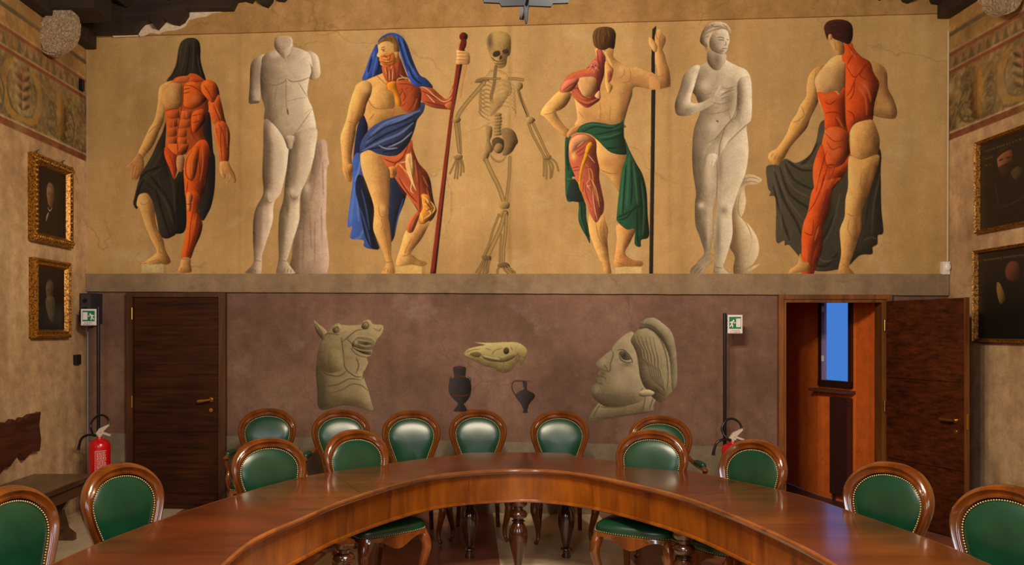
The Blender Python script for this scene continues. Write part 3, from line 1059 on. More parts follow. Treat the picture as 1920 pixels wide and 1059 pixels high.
def portrait(X, s, y0, y1, z0, z1, fw, painter, label, ornate=False, bottom_dark=False):
    """framed painting hanging on side wall X (s = +1 when the wall is on the left)"""
    yc, zc = (y0 + y1) / 2, (z0 + z1) / 2
    root = empty('framed_portrait', (X, yc, z0)); tag(root, label, 'painting', 'framed portraits on the side walls')
    D = .05
    bm = bmesh.new()
    prof = [(0, .0), (0, D), (.25, D + .012), (.5, D - .004), (.75, D + .004), (1, .022), (1, .002)]
    loops = []
    for t_, h in prof:
        i = t_ * fw
        loops.append([(X + s * h, y0 + i, z0 + i), (X + s * h, y1 - i, z0 + i), (X + s * h, y1 - i, z1 - i), (X + s * h, y0 + i, z1 - i)])
    V = [[bm.verts.new(p) for p in L] for L in loops]
    for a, b in zip(V[:-1], V[1:]):
        for k in range(4):
            bm.faces.new((a[k], a[(k + 1) % 4], b[(k + 1) % 4], b[k]))
    bm.faces.new(V[0])
    fr = obj('frame', bm, GOLD.m); child_of(fr, root)
    if ornate:
        bm = bmesh.new()
        for e in range(4):
            n = 18
            for k in range(n):
                u = (k + .5) / n
                if e < 2:
                    p = (X + s * (D + .008), (y0 + fw * .5) if e == 0 else (y1 - fw * .5), z0 + (z1 - z0) * u)
                else:
                    p = (X + s * (D + .008), y0 + (y1 - y0) * u, (z0 + fw * .5) if e == 2 else (z1 - fw * .5))
                ball(bm, p, .021, 6, (.7, .8, 1))
        obj('carved_leaves', bm, GOLD.m, fr, smooth=60)
        for yy in (y0 + .09, y1 - .16):
            bm = bmesh.new(); tube(bm, [(X + s * .03, yy, z1), (X + s * .03, yy, z1 + .03), (X + s * .045, yy + .01, z1 + .04)], .005, 6)
            obj('hook', bm, BLACK, fr)
    a0, a1, b0, b1 = y0 + fw * .96, y1 - fw * .96, z0 + fw * .96, z1 - fw * .96
    W_, H_ = a1 - a0, b1 - b0
    c = Canvas(0, 0, 100, 100 * H_ / W_, W_ * 260 / 100, (0, 0), 1.0, L=(.8, .5), seed=int(z0 * 50))
    c.part('canvas')
    c.f([(-2, -2), (102, -2), (102, 102 * H_ / W_), (-2, 102 * H_ / W_)], (26, 20, 15), 0, sharp=True, ol=0, tex=.12)
    c.a[:] = 1
    painter(c, 100 * H_ / W_)
    fl = s > 0

    def mp(u, v):
        # left wall: picture's left side is the near end; right wall: its left side is the far end
        yy = a0 + u / 100 * W_ if fl else a1 - u / 100 * W_
        return np.stack([np.full_like(u, X + s * .02), yy, b1 - v / 100 * W_], 1)
    k = c.build('canvas', mp, CANV.m)
    child_of(k, root)
    return root


def p_upper_left(c, h):
    c.b(48, h * .42, 18, 22, (44, 34, 24), .6)
    c.f([(36, h * .30), (44, h * .22), (56, h * .24), (60, h * .36), (57, h * .50), (48, h * .58), (40, h * .53), (36, h * .42)], (158, 116, 72), .35, 6, ol=.1, al=.8)
    c.f([(35, h * .30), (42, h * .21), (55, h * .22), (62, h * .34), (56, h * .29), (44, h * .27)], (112, 100, 82), .2, 3, al=.7)
    c.lines('40 %f,46 %f;50 %f,56 %f' % (h * .38, h * .375, h * .375, h * .38), 2, (60, 40, 26), .7)
    c.s_([(46, h * .40), (45, h * .45)], 1.6, (100, 70, 44), .7); c.s_([(43, h * .49), (51, h * .49)], 1.4, (90, 50, 36), .7)
    c.f([(24, h), (22, h * .75), (38, h * .62), (60, h * .60), (76, h * .72), (82, h)], (20, 16, 13), .3, 6)
    c.f([(38, h * .58), (46, h * .62), (54, h * .56), (50, h * .62), (44, h * .64)], (190, 176, 150), .2, 2)
    c.f([(36, h * .70), (43, h * .66), (38, h * .76), (33, h * .80)], (170, 156, 132), .2, 2)


def p_lower_left(c, h):
    c.f([(34, h * .30), (42, h * .22), (54, h * .22), (62, h * .32), (60, h * .48), (50, h * .54), (38, h * .50)], (112, 86, 54), .45, 6, al=.8)
    c.f([(34, h * .32), (40, h * .20), (56, h * .19), (66, h * .32), (60, h * .30), (44, h * .26)], (96, 84, 62), .2, 3, al=.6)
    c.f([(36, h * .48), (60, h * .46), (70, h * .58), (66, h * .76), (56, h * .88), (44, h * .80), (34, h * .62)], (104, 86, 56), .4, 6, al=.75)
    for k in range(9):
        c.s_([(40 + k * 3, h * .52), (41 + k * 3, h * .66), (46 + k * 1.4, h * .82)], 1.2, (140, 120, 84) if k % 2 else (66, 52, 34), .6)
    c.lines('40 %f,46 %f;52 %f,58 %f' % (h * .36, h * .355, h * .355, h * .36), 2.2, (48, 32, 22), .8)
    c.s_([(48, h * .38), (47, h * .45)], 1.6, (84, 58, 36), .7)


def txt(c, x0, x1, y, rs, w=.7):
    x = x0
    while x < x1:
        l = rs.uniform(1.0, 2.2)
        c.s_([(x, y + rs.uniform(-.8, .8)), (x + l * .5, y - 1.6), (x + l, y + rs.uniform(-.8, .8))], w, (128, 104, 60), .7)
        x += l + rs.choice([.8, .8, .8, 2.6])


def p_upper_right(c, h):
    rs = random.Random(2)
    txt(c, 8, 94, 9, rs); txt(c, 8, 20, 17, rs); txt(c, 8, 16, 24, rs)
    c.f([(26, h * .22), (32, h * .14), (42, h * .14), (48, h * .20), (47, h * .34), (40, h * .42), (30, h * .38)], (150, 88, 52), .5, 6, al=.8)
    c.f([(25, h * .22), (30, h * .12), (44, h * .11), (50, h * .20), (46, h * .17), (34, h * .18)], (40, 26, 18), .2, 2)
    c.f([(28, h * .33), (46, h * .31), (46, h * .42), (38, h * .48), (30, h * .42)], (38, 24, 17), .2, 4, al=.8)
    c.lines('29 %f,34 %f;39 %f,45 %f' % (h * .25, h * .245, h * .245, h * .25), 2, (40, 24, 16), .8)
    c.f([(46, h * .42), (56, h * .38), (62, h * .46), (52, h * .52)], (84, 66, 36), .3, 4, al=.8)
    c.lines('22 %f,26 %f,28 %f;28 %f,56 %f,80 %f' % (h * .5, h * .65, h * .8, h * .8, h * .76, h * .70), 1.2, (70, 56, 36), .6)


def p_lower_right(c, h):
    rs = random.Random(4)
    txt(c, 8, 94, 8, rs, .8)
    c.f([(40, h * .22), (46, h * .14), (56, h * .15), (60, h * .24), (58, h * .34), (50, h * .36), (42, h * .32)], (120, 62, 42), .5, 6, al=.75)
    c.f([(28, h * .36), (33, h * .38), (40, h * .54), (33, h * .60), (28, h * .48)], (150, 118, 62), .3, 4, al=.9)
    c.b(62, h * .7, 22, 22, (16, 14, 14), .6)


yof = lambda X, x: X * F / (x - CX)
zof = lambda X, x, y: H + (CY - y) * yof(X, x) / F
portrait(XL, 1, 6.635, 7.31, 2.525, 3.287, .085, p_upper_left, 'portrait of a pale man in carved gilt frame, upper on the left wall', ornate=True)
portrait(XL, 1, 6.65, 7.27, 1.685, 2.385, .075, p_lower_left, 'portrait of a long-bearded old man in plain gilt frame, lower on the left wall')
portrait(XR, -1, 5.86, 6.745, 2.595, 3.39, .034, p_upper_right, 'dark portrait of a bearded man in thin gilt frame, upper on the right wall')
portrait(XR, -1, 5.86, 6.77, 1.65, 2.45, .034, p_lower_right, 'dark portrait with a yellow collar in thin gilt frame, lower on the right wall')

# broken old board on the left wall
bm = bmesh.new()
pr = [(6.76, 1.045), (6.72, .93), (6.76, .80), (6.74, .70), (6.62, .72), (6.50, .66), (6.44, .74), (6.38, .70), (6.30, .64), (6.24, .66), (6.16, .60), (6.05, .62), (5.9, .58), (5.7, .62), (5.68, 1.0), (5.9, 1.04), (6.1, .99), (6.2, 1.02), (6.28, .985), (6.34, 1.03), (6.42, .98), (6.47, 1.03), (6.52, 1.0), (6.60, 1.04), (6.68, 1.03)]
prism(bm, [(XL + .05, y, z) for y, z in pr], [(XL + .002, y, z) for y, z in pr])
bmesh.ops.bevel(bm, geom=bm.edges[:], offset=.006, segments=1, affect='EDGES')
tag(obj('broken_wooden_board', bm, wood('old_relic_wood', (44, 18, 10), (92, 44, 24), 'y', rough=.5, coat=.2)), 'dark ragged old wooden board fixed low on the left wall', 'board')

# bench by the left wall
bn = empty('bench', (XL + .3, 5.6, 0)); tag(bn, 'long low dark wooden bench standing along the left wall', 'bench')
BW = wood('bench_wood', (52, 34, 20), (96, 66, 42), 'y', rough=.4, coat=.4)
bx0, bx1, by0, by1 = XL + .005, -3.22, 4.2, 6.72
bm = bmesh.new(); box(bm, (bx0, by0, .468), (bx1, by1, .508), bev=.006); child_of(obj('seat_board', bm, BW), bn)
bm = bmesh.new(); box(bm, (bx1 - .07, by0 + .04, .36), (bx1 - .035, by1 - .04, .468), bev=.004); box(bm, (bx0 + .02, by0 + .04, .36), (bx0 + .05, by1 - .04, .468)); child_of(obj('apron', bm, BW), bn)
for y in (4.5, 5.55, 6.45):
    bm = bmesh.new()
    pr = [(bx0 + .02, 0), (bx0 + .02, .47), (bx1 - .075, .47), (bx1 - .09, .36), (bx1 - .16, .25), (bx1 - .12, .10), (bx1 - .06, .05), (bx1 - .06, 0)]
    prism(bm, [(x, y, z) for x, z in pr], [(x, y + .05, z) for x, z in pr])
    child_of(obj('leg', bm, BW), bn)
bm = bmesh.new(); box(bm, (bx0 + .06, by0 + .1, .0), (bx0 + .10, by1 - .1, .30)); child_of(obj('back_board', bm, BW), bn)

# small wall fittings
bm = bmesh.new(); box(bm, (XL, 7.40, 1.425), (XL + .03, 7.50, 1.52), bev=.005)
tag(obj('light_switch', bm, BLACK), 'small black switch box on the left wall below the portraits', 'switch')
bm = bmesh.new(); box(bm, (XL + .0016, 7.505, 4.085), (XL + .01, 7.575, 4.205)); box(bm, (XL + .01, 7.515, 4.095), (XL + .03, 7.565, 4.195))
tag(obj('small_wall_box', bm, BLACK), 'small dark box set into the frieze near the left corner', 'wall box')
bm = bmesh.new(); px_panel(bm, 1763, 491, 1776.5, 515, .001, .05, bev=.006)
em = obj('emergency_lamp', bm, WHITE); tag(em, 'small white lamp box in the right corner on top of the ledge', 'lamp')
bm = bmesh.new(); c0 = WP(1771.5, 501, .052); ball(bm, c0, .028, 12, (1, .5, 1.5))
obj('lens', bm, plain('lens', (235, 232, 225), .1), smooth=180, parent=em)
bm = bmesh.new(); tube(bm, [WP(1774.5, 490, .02), WP(1775, 300, .02), WP(1776, 60, .02)], .008, 6)
tag(obj('cable_conduit', bm, plain('old_white_conduit', (196, 178, 146), .6)), 'thin whitish cable running up the right corner from the lamp', 'cable', 'cable pipes in the corners')
bm = bmesh.new(); tube(bm, [wz(165.5, .02, .012), wz(165.5, 1.74, .012)], .010, 8)
tag(obj('cable_conduit', bm, plain('grey_conduit', (140, 134, 132), .5)), 'grey pipe running up the left corner behind the black pole', 'cable', 'cable pipes in the corners')

# loudspeaker on the left of the back wall
sp = empty('loudspeaker', WP(177, 607)); tag(sp, 'black boxy loudspeaker high in the left corner behind the exit sign', 'speaker')
SPK = plain('speaker_plastic', (40, 38, 42), .5)
bm = bmesh.new(); px_panel(bm, 166, 551, 193, 606, .01, .17, bev=.015); cab = child_of(obj('cabinet', bm, SPK), sp)
bm = bmesh.new(); px_panel(bm, 170, 553, 188, 603, .17, .176); obj('grille', bm, plain('speaker_grille', (52, 48, 52), .7), cab)
bm = bmesh.new(); p = WP(177.5, 565, .176); tube(bm, [p, p + WN * .004], .023, 20); obj('tweeter', bm, BLACK, cab)
bm = bmesh.new(); p = WP(177.5, 586, .176); tube(bm, [p, p + WN * .004], .05, 24); obj('woofer', bm, BLACK, cab)

# ------------------------------------------------------------------ exit signs on poles, extinguishers
GREEN = plain('sign_green', (10, 122, 84), .5); SW = plain('sign_white', (232, 222, 222), .5); GREY = plain('sign_edge_grey', (120, 108, 100), .5)
TXT = plain('sign_print', (110, 60, 60), .6)


def exit_pole(px_pole, ytop, sx0, sx1, sy0, sy1, Y, mirror, label):
    """black pole with a flag-mounted exit sign; man runs to the left when mirror is False"""
    b = AT(px_pole, ytop, Y)
    root = empty('exit_sign_pole', (b.x, Y, 0)); tag(root, label, 'exit sign', 'exit sign poles by the back wall')
    bm = bmesh.new(); tube(bm, [(b.x, Y, .0), (b.x, Y, b.z)], .016, 14); child_of(obj('pole', bm, BLACK, smooth=60), root)
    bm = bmesh.new(); lathe(bm, [(.001, .0), (.14, .0), (.14, .012), (.05, .02), (.02, .05), (.001, .05)], 24, (b.x, Y)); child_of(obj('base_plate', bm, BLACK, smooth=40), root)
    p0 = AT(sx0, sy1, Y - .018); p1 = AT(sx1, sy0, Y - .018)
    yy = Y - .018
    x0, x1, z0, z1 = p0.x, p1.x, p0.z, p1.z
    bm = bmesh.new(); box(bm, (x0, yy - .004, z0), (x1, yy + .03, z1), 1, bev=.002)
    panel = obj('sign_panel', bm, [SW, GREY]); child_of(panel, root)
    W_ = x1 - x0; H_ = z1 - z0
    U = lambda u: x0 + W_ * (u if not mirror else 1 - u); V = lambda v: z1 - H_ * v

    def plate(nm, polys, mat, d):
        bm = bmesh.new()
        for P in polys:
            prism(bm, [(U(u), yy - .004 - d, V(v)) for u, v in P], [(U(u), yy - .0035, V(v)) for u, v in P])
        k = obj(nm, bm, mat, panel)
    R = lambda a, b, c, d: [(a, b), (c, b), (c, d), (a, d)]
    plate('sign_face', [R(.02, .02, .98, .98)], SW, .0006)
    plate('green_field', [R(.10, .11, .90, .75)], GREEN, .0012)
    ci = lambda cx, cy, r: [(cx + r * math.cos(a), cy + r * math.sin(a)) for a in np.linspace(0, 2 * PI, 13)[:-1]]
    plate('pictogram', [R(.13, .20, .43, .66), ci(.61, .32, .06),
                        [(.45, .43), (.52, .38), (.52, .41), (.58, .41), (.58, .46), (.52, .46), (.52, .48)],
                        [(.60, .38), (.70, .35), (.82, .37), (.88, .42), (.84, .45), (.78, .42), (.76, .50), (.82, .55), (.88, .62), (.84, .66), (.74, .58), (.70, .60), (.70, .68), (.64, .68), (.63, .58), (.67, .50), (.66, .43), (.60, .43)]], SW, .0018)
    rs = random.Random(3); L = []
    for v, u0, u1 in ((.84, .22, .74), (.93, .16, .84)):
        u = u0
        while u < u1:
            L.append(R(u, v - .022, u + .022, v + .022)); u += rs.choice([.032, .032, .04, .06])
    plate('sign_print', L, TXT, .0012)
    xn = x1 if abs(x1 - b.x) < abs(x0 - b.x) else x0
    for z in (z0 + .05, z1 - .05):
        bm = bmesh.new(); box(bm, (min(xn, b.x) - .005, Y - .012, z - .01), (max(xn, b.x) + .005, Y + .012, z + .01))
        child_of(obj('bracket', bm, BLACK), root)
    return root


RED = plain('extinguisher_red', (206, 12, 14), .25, coat=.5)


def extinguisher(x, y, ztop, r, rz, label, first=None):
    if first:
        c = copy_tree(first); c.location = (x, y, 0); c.rotation_euler.z = rz; c['label'] = label
        return c
    root = empty('fire_extinguisher', (0, 0, 0)); tag(root, label, 'fire extinguisher', 'fire extinguishers by the back wall')
    bm = bmesh.new()
    hb = ztop
    lathe(bm, [(.001, .14), (r * .8, .14), (r, .165), (r, hb - .07), (r * .93, hb - .035), (r * .72, hb - .012), (r * .3, hb), (r * .26, hb + .02), (.001, hb + .02)], 28)
    obj('cylinder', bm, RED, root, smooth=50)
    bm = bmesh.new(); lathe(bm, [(.001, .0), (r * .95, .0), (r * .95, .14), (.001, .14)], 24); obj('foot_ring', bm, BLACK, root, smooth=40)
    lb = NT('extinguisher_label') if 'extinguisher_label' not in MATS else None
    bm = bmesh.new()
    a0, a1 = math.radians(-88), math.radians(-30)
    rr_ = r + .0012

    def arcq(a, b, z0, z1):
        n = 6
        for k in range(n):
            p, q = a + (b - a) * k / n, a + (b - a) * (k + 1) / n
            quad(bm, [(rr_ * math.cos(p), rr_ * math.sin(p), z0), (rr_ * math.cos(q), rr_ * math.sin(q), z0), (rr_ * math.cos(q), rr_ * math.sin(q), z1), (rr_ * math.cos(p), rr_ * math.sin(p), z1)])
    t1, t0 = hb - .10, hb - .36
    arcq(a0, a0 + .05, t0, t1); arcq(a0, a1, t1 - .005, t1); arcq(a0, a1, t0, t0 + .005)
    rs = random.Random(9)
    z = t1 - .014
    while z > t0 + .02:
        u = a0 + .14
        while u < a1 - .08:
            w_ = rs.uniform(.05, .25)
            arcq(u, min(a1, u + w_), z - .006, z); u += w_ + .05
        z -= .012
    obj('printed_label', bm, plain('label_white', (226, 190, 184), .5), root)
    bm = bmesh.new()
    tube(bm, [(0, 0, hb + .015), (0, 0, hb + .045)], .018, 10)
    box(bm, (-.03, -.014, hb + .03), (.03, .014, hb + .055), bev=.004)
    prism(bm, [(-.03, -.012, hb + .05), (.0, -.012, hb + .095), (.085, -.012, hb + .135), (.09, -.012, hb + .12), (.03, -.012, hb + .06)],
          [(-.03, .012, hb + .05), (.0, .012, hb + .095), (.085, .012, hb + .135), (.09, .012, hb + .12), (.03, .012, hb + .06)])
    prism(bm, [(.02, -.012, hb + .05), (.10, -.012, hb + .025), (.105, -.012, hb + .04), (.03, -.012, hb + .066)],
          [(.02, .012, hb + .05), (.10, .012, hb + .025), (.105, .012, hb + .04), (.03, .012, hb + .066)])
    obj('valve_handle', bm, plain('valve_white', (222, 206, 190), .35, .2), root)
    bm = bmesh.new()
    P = crom([(.085, .01, hb + .13), (.07, .02, hb + .18), (.02, .03, hb + .215), (-.04, .03, hb + .205), (-.085, .02, hb + .15), (-.085, .01, hb + .10), (-.05, -.02, hb + .04), (-.03, -.02, hb + .03)], False, 5)
    tube(bm, P, .010, 8)
    P = crom([(-.02, -.02, hb + .035), (-.09, -.03, hb + .04), (-.15, -.03, hb + .01), (-.175, -.03, hb - .06), (-.18, -.03, hb - .10)], False, 5)
    n = len(P); tube(bm, P, [.011 + .012 * max(0, (i / n - .6)) for i in range(n)], 10)
    obj('hose', bm, plain('black_rubber', (16, 15, 16), .3), root, smooth=60)
    root.location = (x, y, 0); root.rotation_euler.z = rz
    return root


exit_pole(184.5, 575, 152, 181, 579, 610, 7.36, False, 'exit sign on black pole in the left corner, in front of the loudspeaker')
exit_pole(1359, 587, 1364, 1392, 590, 625, 7.05, True, 'exit sign on black pole left of the open door')
q = AT(188.5, 822, 7.22)
ex1 = extinguisher(q.x, 7.2, .745, .095, 0, 'red fire extinguisher with printed label in the left corner beside the closed door')
q = AT(1365, 850, 6.93)
extinguisher(q.x + .03, 6.9, .69, .095, 0, 'red fire extinguisher half hidden behind a chair left of the open door', ex1)

# ------------------------------------------------------------------ chandelier hanging over the table
ch = empty('chandelier', (0, 0, 0)); CHM = plain('dark_chandelier_metal', (34, 38, 48), .45, .3)
Yc = CHY
cx_, cz_ = AT(986.5, 45, Yc).x, AT(986.5, 45, Yc).z
ch.location = (cx_, Yc, 5.0); tag(ch, 'dark stepped metal chandelier with a pointed spike, hanging above the table', 'chandelier')
for k in range(2):
    a = math.radians(k * 90 + 1)
    bm = bmesh.new()
    pr = []
    for (u, zz) in ((.0, .105), (.145, .100), (.155, .118), (.245, .122), (.262, .165), (.36, .17), (.38, .24), (.38, .5), (0, .5)):
        pr.append((u * Yc / 4.5, zz * Yc / 4.5))
    full = [(-u, z) for u, z in reversed(pr[1:-1])] + pr[:-1]
    full = [(-pr[-2][0], pr[-1][1])] + [(-u, z) for u, z in reversed(pr[1:-2])] + [(u, z) for u, z in pr[:-1]]
    t_ = .006
    f_ = lambda u, z, s: (u * math.cos(a) - s * math.sin(a), u * math.sin(a) + s * math.cos(a), cz_ - 5.0 + z)
    prism(bm, [f_(u, z, -t_) for u, z in full], [f_(u, z, t_) for u, z in full])
    obj('metal_blade', bm, CHM, ch)
bm = bmesh.new(); lathe(bm, [(.001, 0), (.004, .002), (.006, .012), (.011, .063), (.011, .3), (.001, .3)], 12, z0=cz_ - 5.0); obj('spike', bm, CHM, ch, smooth=40)
bm = bmesh.new(); tube(bm, [(0, 0, cz_ - 5 + .29), (0, 0, ZC - 5.001)], .015, 10); obj('suspension_rod', bm, CHM, ch)

# ------------------------------------------------------------------ horseshoe table
ZT = .78
OUTP = [(90, 1059), (288, 978), (427, 932), (547, 898), (640, 881), (707, 871.5), (807, 858), (863, 852)]
OUTM = [(870, 848.5), (970, 847.5), (1067, 849)]
OUTR = [(1080, 855), (1163, 865), (1273, 879), (1380, 900), (1473, 920), (1547, 941), (1613, 964), (1713, 998), (1813, 1037), (1863, 1059)]
INN = [(417, 1059), (483, 1007), (567, 970), (640, 939), (740, 908), (840, 887), (973, 879), (1073, 885), (1173, 903), (1280, 930), (1380, 967), (1480, 1012), (1567, 1059)]
g = lambda P: [(FP(x, y, ZT).x, FP(x, y, ZT).y) for x, y in P]
oL, oM, oR, inn = g(OUTP), g(OUTM), g(OUTR), g(INN)
oL = [(oL[0][0] - .03, 1.0), (oL[0][0] - .05, 2.0)] + oL
oR = oR + [(oR[-1][0] + .04, 2.0), (oR[-1][0] + .03, 1.0)]
inn = [(inn[0][0] + .0, 1.0), (inn[0][0] - .01, 2.0)] + inn + [(inn[-1][0] + .03, 2.0), (inn[-1][0] + .03, 1.0)]
outc = np.vstack([crom(oL, False, 5), crom(oM, False, 3), crom(oR, False, 5)])
innc = crom(inn, False, 7)


def resample(P, n):
    d = np.r_[0, np.cumsum(np.hypot(*np.diff(P, axis=0).T))]
    t_ = np.linspace(0, d[-1], n)
    return np.c_[np.interp(t_, d, P[:, 0]), np.interp(t_, d, P[:, 1])]


def inset(P, dist):
    T = np.gradient(P, axis=0); T /= np.hypot(*T.T)[:, None]
    return P + np.c_[-T[:, 1], T[:, 0]] * dist


N_ = 150
OC_ = outc.copy()
O_ = resample(outc, N_); I_ = resample(innc, N_)
# both run from the left wing over the far end to the right wing: left normal points outwards
TT = wood('table_top_veneer', (70, 26, 3), (118, 52, 9), 'x', scale=.9, rough=.34, coat=.8, gloss_rough=.12, stretch=9)
TT2 = wood('table_top_veneer_light', (84, 40, 5), (128, 66, 12), 'x', scale=1.1, rough=.34, coat=.8, gloss_rough=.12, stretch=9)
TA = wood('table_apron_veneer', (88, 38, 4), (156, 86, 14), 'z', scale=1.0, rough=.3, coat=.5, gloss_rough=.15, stretch=7)
TE = wood('table_edge_moulding', (84, 40, 14), (150, 86, 36), 'x', rough=.25, coat=.8, stretch=4)
TL = wood('turned_leg_wood', (40, 18, 9), (86, 42, 20), 'z', rough=.2, coat=1.0, gloss_rough=.08, stretch=3)
tb = empty('horseshoe_table', (.3, 4.0, 0)); tag(tb, 'large horseshoe-shaped polished wooden table filling the foreground', 'table')
bm = bmesh.new()
top_loop = [(x, y) for x, y in inset(O_, -.004)] + [(x, y) for x, y in inset(I_, .004)[::-1]]
vo = [bm.verts.new((x, y, ZT)) for x, y in inset(O_, -.006)]; vi = [bm.verts.new((x, y, ZT)) for x, y in inset(I_, .006)]
lo = [bm.verts.new((x, y, ZT - .02)) for x, y in inset(O_, -.006)]; li = [bm.verts.new((x, y, ZT - .02)) for x, y in inset(I_, .006)]
for k in range(N_ - 1):
    bm.faces.new((vo[k], vo[k + 1], vi[k + 1], vi[k])).material_index = 1 if (45 < k < 66 or k > 98) else 0
    bm.faces.new((lo[k], lo[k + 1], li[k + 1], li[k]))
    bm.faces.new((vo[k], vo[k + 1], lo[k + 1], lo[k])); bm.faces.new((vi[k], vi[k + 1], li[k + 1], li[k]))
for k in (0, N_ - 1): bm.faces.new((vo[k], vi[k], li[k], lo[k]))
child_of(obj('table_top', bm, [TT, TT2]), tb)


def moulding(P, sgn, prof, nm, mat):
    """sweep a profile (out, z) along a curve; sgn = +1 outwards for the outer edge, -1 for the inner"""
    bm = bmesh.new()
    R_ = []
    for o_, z in prof:
        Q = inset(P, sgn * o_)
        R_.append([bm.verts.new((x, y, z)) for x, y in Q])
    n = len(prof)
    for i in range(n):
        a, b = R_[i], R_[(i + 1) % n]
        for k in range(len(P) - 1): bm.faces.new((a[k], a[k + 1], b[k + 1], b[k]))
    for e in (0, -1): bm.faces.new([r_[e] for r_ in R_])
    child_of(obj(nm, bm, mat, smooth=35), tb)


EP = [(-.012, ZT + .0005), (-.004, ZT), (.004, ZT - .006), (.006, ZT - .014), (.002, ZT - .022), (-.006, ZT - .026), (-.008, ZT - .034), (-.03, ZT - .036), (-.03, ZT - .010)]
moulding(O_, 1, EP, 'edge_moulding', TE); moulding(I_, -1, EP, 'edge_moulding', TE)
AP = [(-.035, ZT - .02), (-.035, .56), (-.022, .555), (-.020, .545), (-.030, .538), (-.055, .538), (-.055, ZT - .02)]
moulding(O_, 1, AP, 'apron', TA); moulding(I_, -1, AP, 'apron', TA)
for k, (a, b) in enumerate((((640, 922.5), (672, 918)), ((1290, 930), (1425, 912)))):   # thin dark strips along the joints between the leaves
    bm = bmesh.new()
    i0 = np.argmin(np.hypot(*(I_ - np.array(FP(*a, ZT)[:2])).T))
    o0 = np.argmin(np.hypot(*(O_ - np.array(FP(*b, ZT)[:2])).T))
    if k == 0: o0 = i0
    p, q = Vector((*I_[i0], ZT)), Vector((*O_[o0], ZT))
    dd = (q - p).normalized(); nn_ = Vector((dd.y, -dd.x, 0)) * .0014
    p = p + dd * .02; q = q - dd * .02
    quad(bm, [v + Vector((0, 0, .0006)) for v in (p - nn_, q - nn_, q + nn_, p + nn_)])
    child_of(obj('leaf_joint', bm, plain('dark_leaf_joint', (30, 14, 8), .6)), tb)
LEGP = [(.001, .545), (.062, .545), (.064, .52), (.05, .505), (.034, .498), (.032, .48), (.055, .468), (.066, .45), (.06, .43), (.036, .415), (.034, .405), (.048, .40), (.034, .392),
        (.046, .375), (.062, .34), (.068, .30), (.064, .25), (.046, .17), (.030, .10), (.026, .085), (.042, .075), (.044, .062), (.028, .052), (.026, .03), (.036, .015), (.034, 0), (.001, 0)]
lm = bmesh.new(); lathe(lm, LEGP, 28)
leg0 = obj('leg', lm, TL, smooth=50)
spots = [(.367, 5.50), (FP(663, 0 + 940, ZT).x - .06, 4.43), (1.30, 4.62), (.02, 5.98), (.77, 5.98), (-1.05, 3.1), (1.6, 3.1), (-1.40, 4.32), (1.80, 4.50), (-1.65, 3.0), (2.1, 3.0), (-1.05, 1.3), (1.6, 1.3), (-1.65, 1.3), (2.1, 1.3)]
for k, (x, y) in enumerate(spots):
    o = leg0 if k == 0 else leg0.copy()
    if k: COL.objects.link(o)
    o.location = (x, y, 0)
    child_of(o, tb)

# ------------------------------------------------------------------ green leather chairs
CW = wood('chair_mahogany', (72, 32, 8), (146, 78, 22), 'z', scale=1.2, rough=.2, coat=1.0, gloss_rough=.10, stretch=4)
LE = NT('green_leather')
g_ = LE.n('ShaderNodeTexCoord'); gn = LE.n('ShaderNodeTexNoise', i_Scale=260.0, i_Detail=3.0); LE.l(g_, 'Object', gn, 'Vector')
gn2 = LE.n('ShaderNodeTexNoise', i_Scale=5.0, i_Detail=3.0); LE.l(g_, 'Object', gn2, 'Vector')
LE.base(LE.ramp(gn2, 0, [(.3, lin((8, 50, 32))), (.7, lin((13, 64, 42)))])); LE.b.inputs['Roughness'].default_value = .30; LE.b.inputs['Specular IOR Level'].default_value = .6
LE.bump(gn, 0, .08, .001)
NAIL = plain('brass_nail', (214, 186, 136), .35, .5)

OUTL = [(0, 1.045), (.08, 1.038), (.155, 1.012), (.215, .965), (.250, .905), (.258, .84), (.242, .77), (.215, .70), (.188, .63), (.168, .56), (.158, .50), (.150, .462), (.08, .455), (0, .455)]
INNL = [(0, .982), (.065, .976), (.125, .955), (.170, .920), (.198, .875), (.204, .825), (.192, .765), (.168, .70), (.145, .64), (.125, .58), (.108, .535), (.085, .512), (.045, .505), (0, .504)]


def full_loop(h, n=72):
    P = h + [(-x, z) for x, z in reversed(h[1:-1])]
    c = crom(P, True, 6)
    c = np.vstack([c, c[:1]])
    d = np.r_[0, np.cumsum(np.hypot(*np.diff(c, axis=0).T))]
    t_ = np.linspace(0, d[-1], n + 1)[:-1]
    return np.c_[np.interp(t_, d, c[:, 0]), np.interp(t_, d, c[:, 1])]


def back_y(x, z):
    return .235 + (z - .46) * .15 + .06 * max(0, z - .8) - .45 * x * x


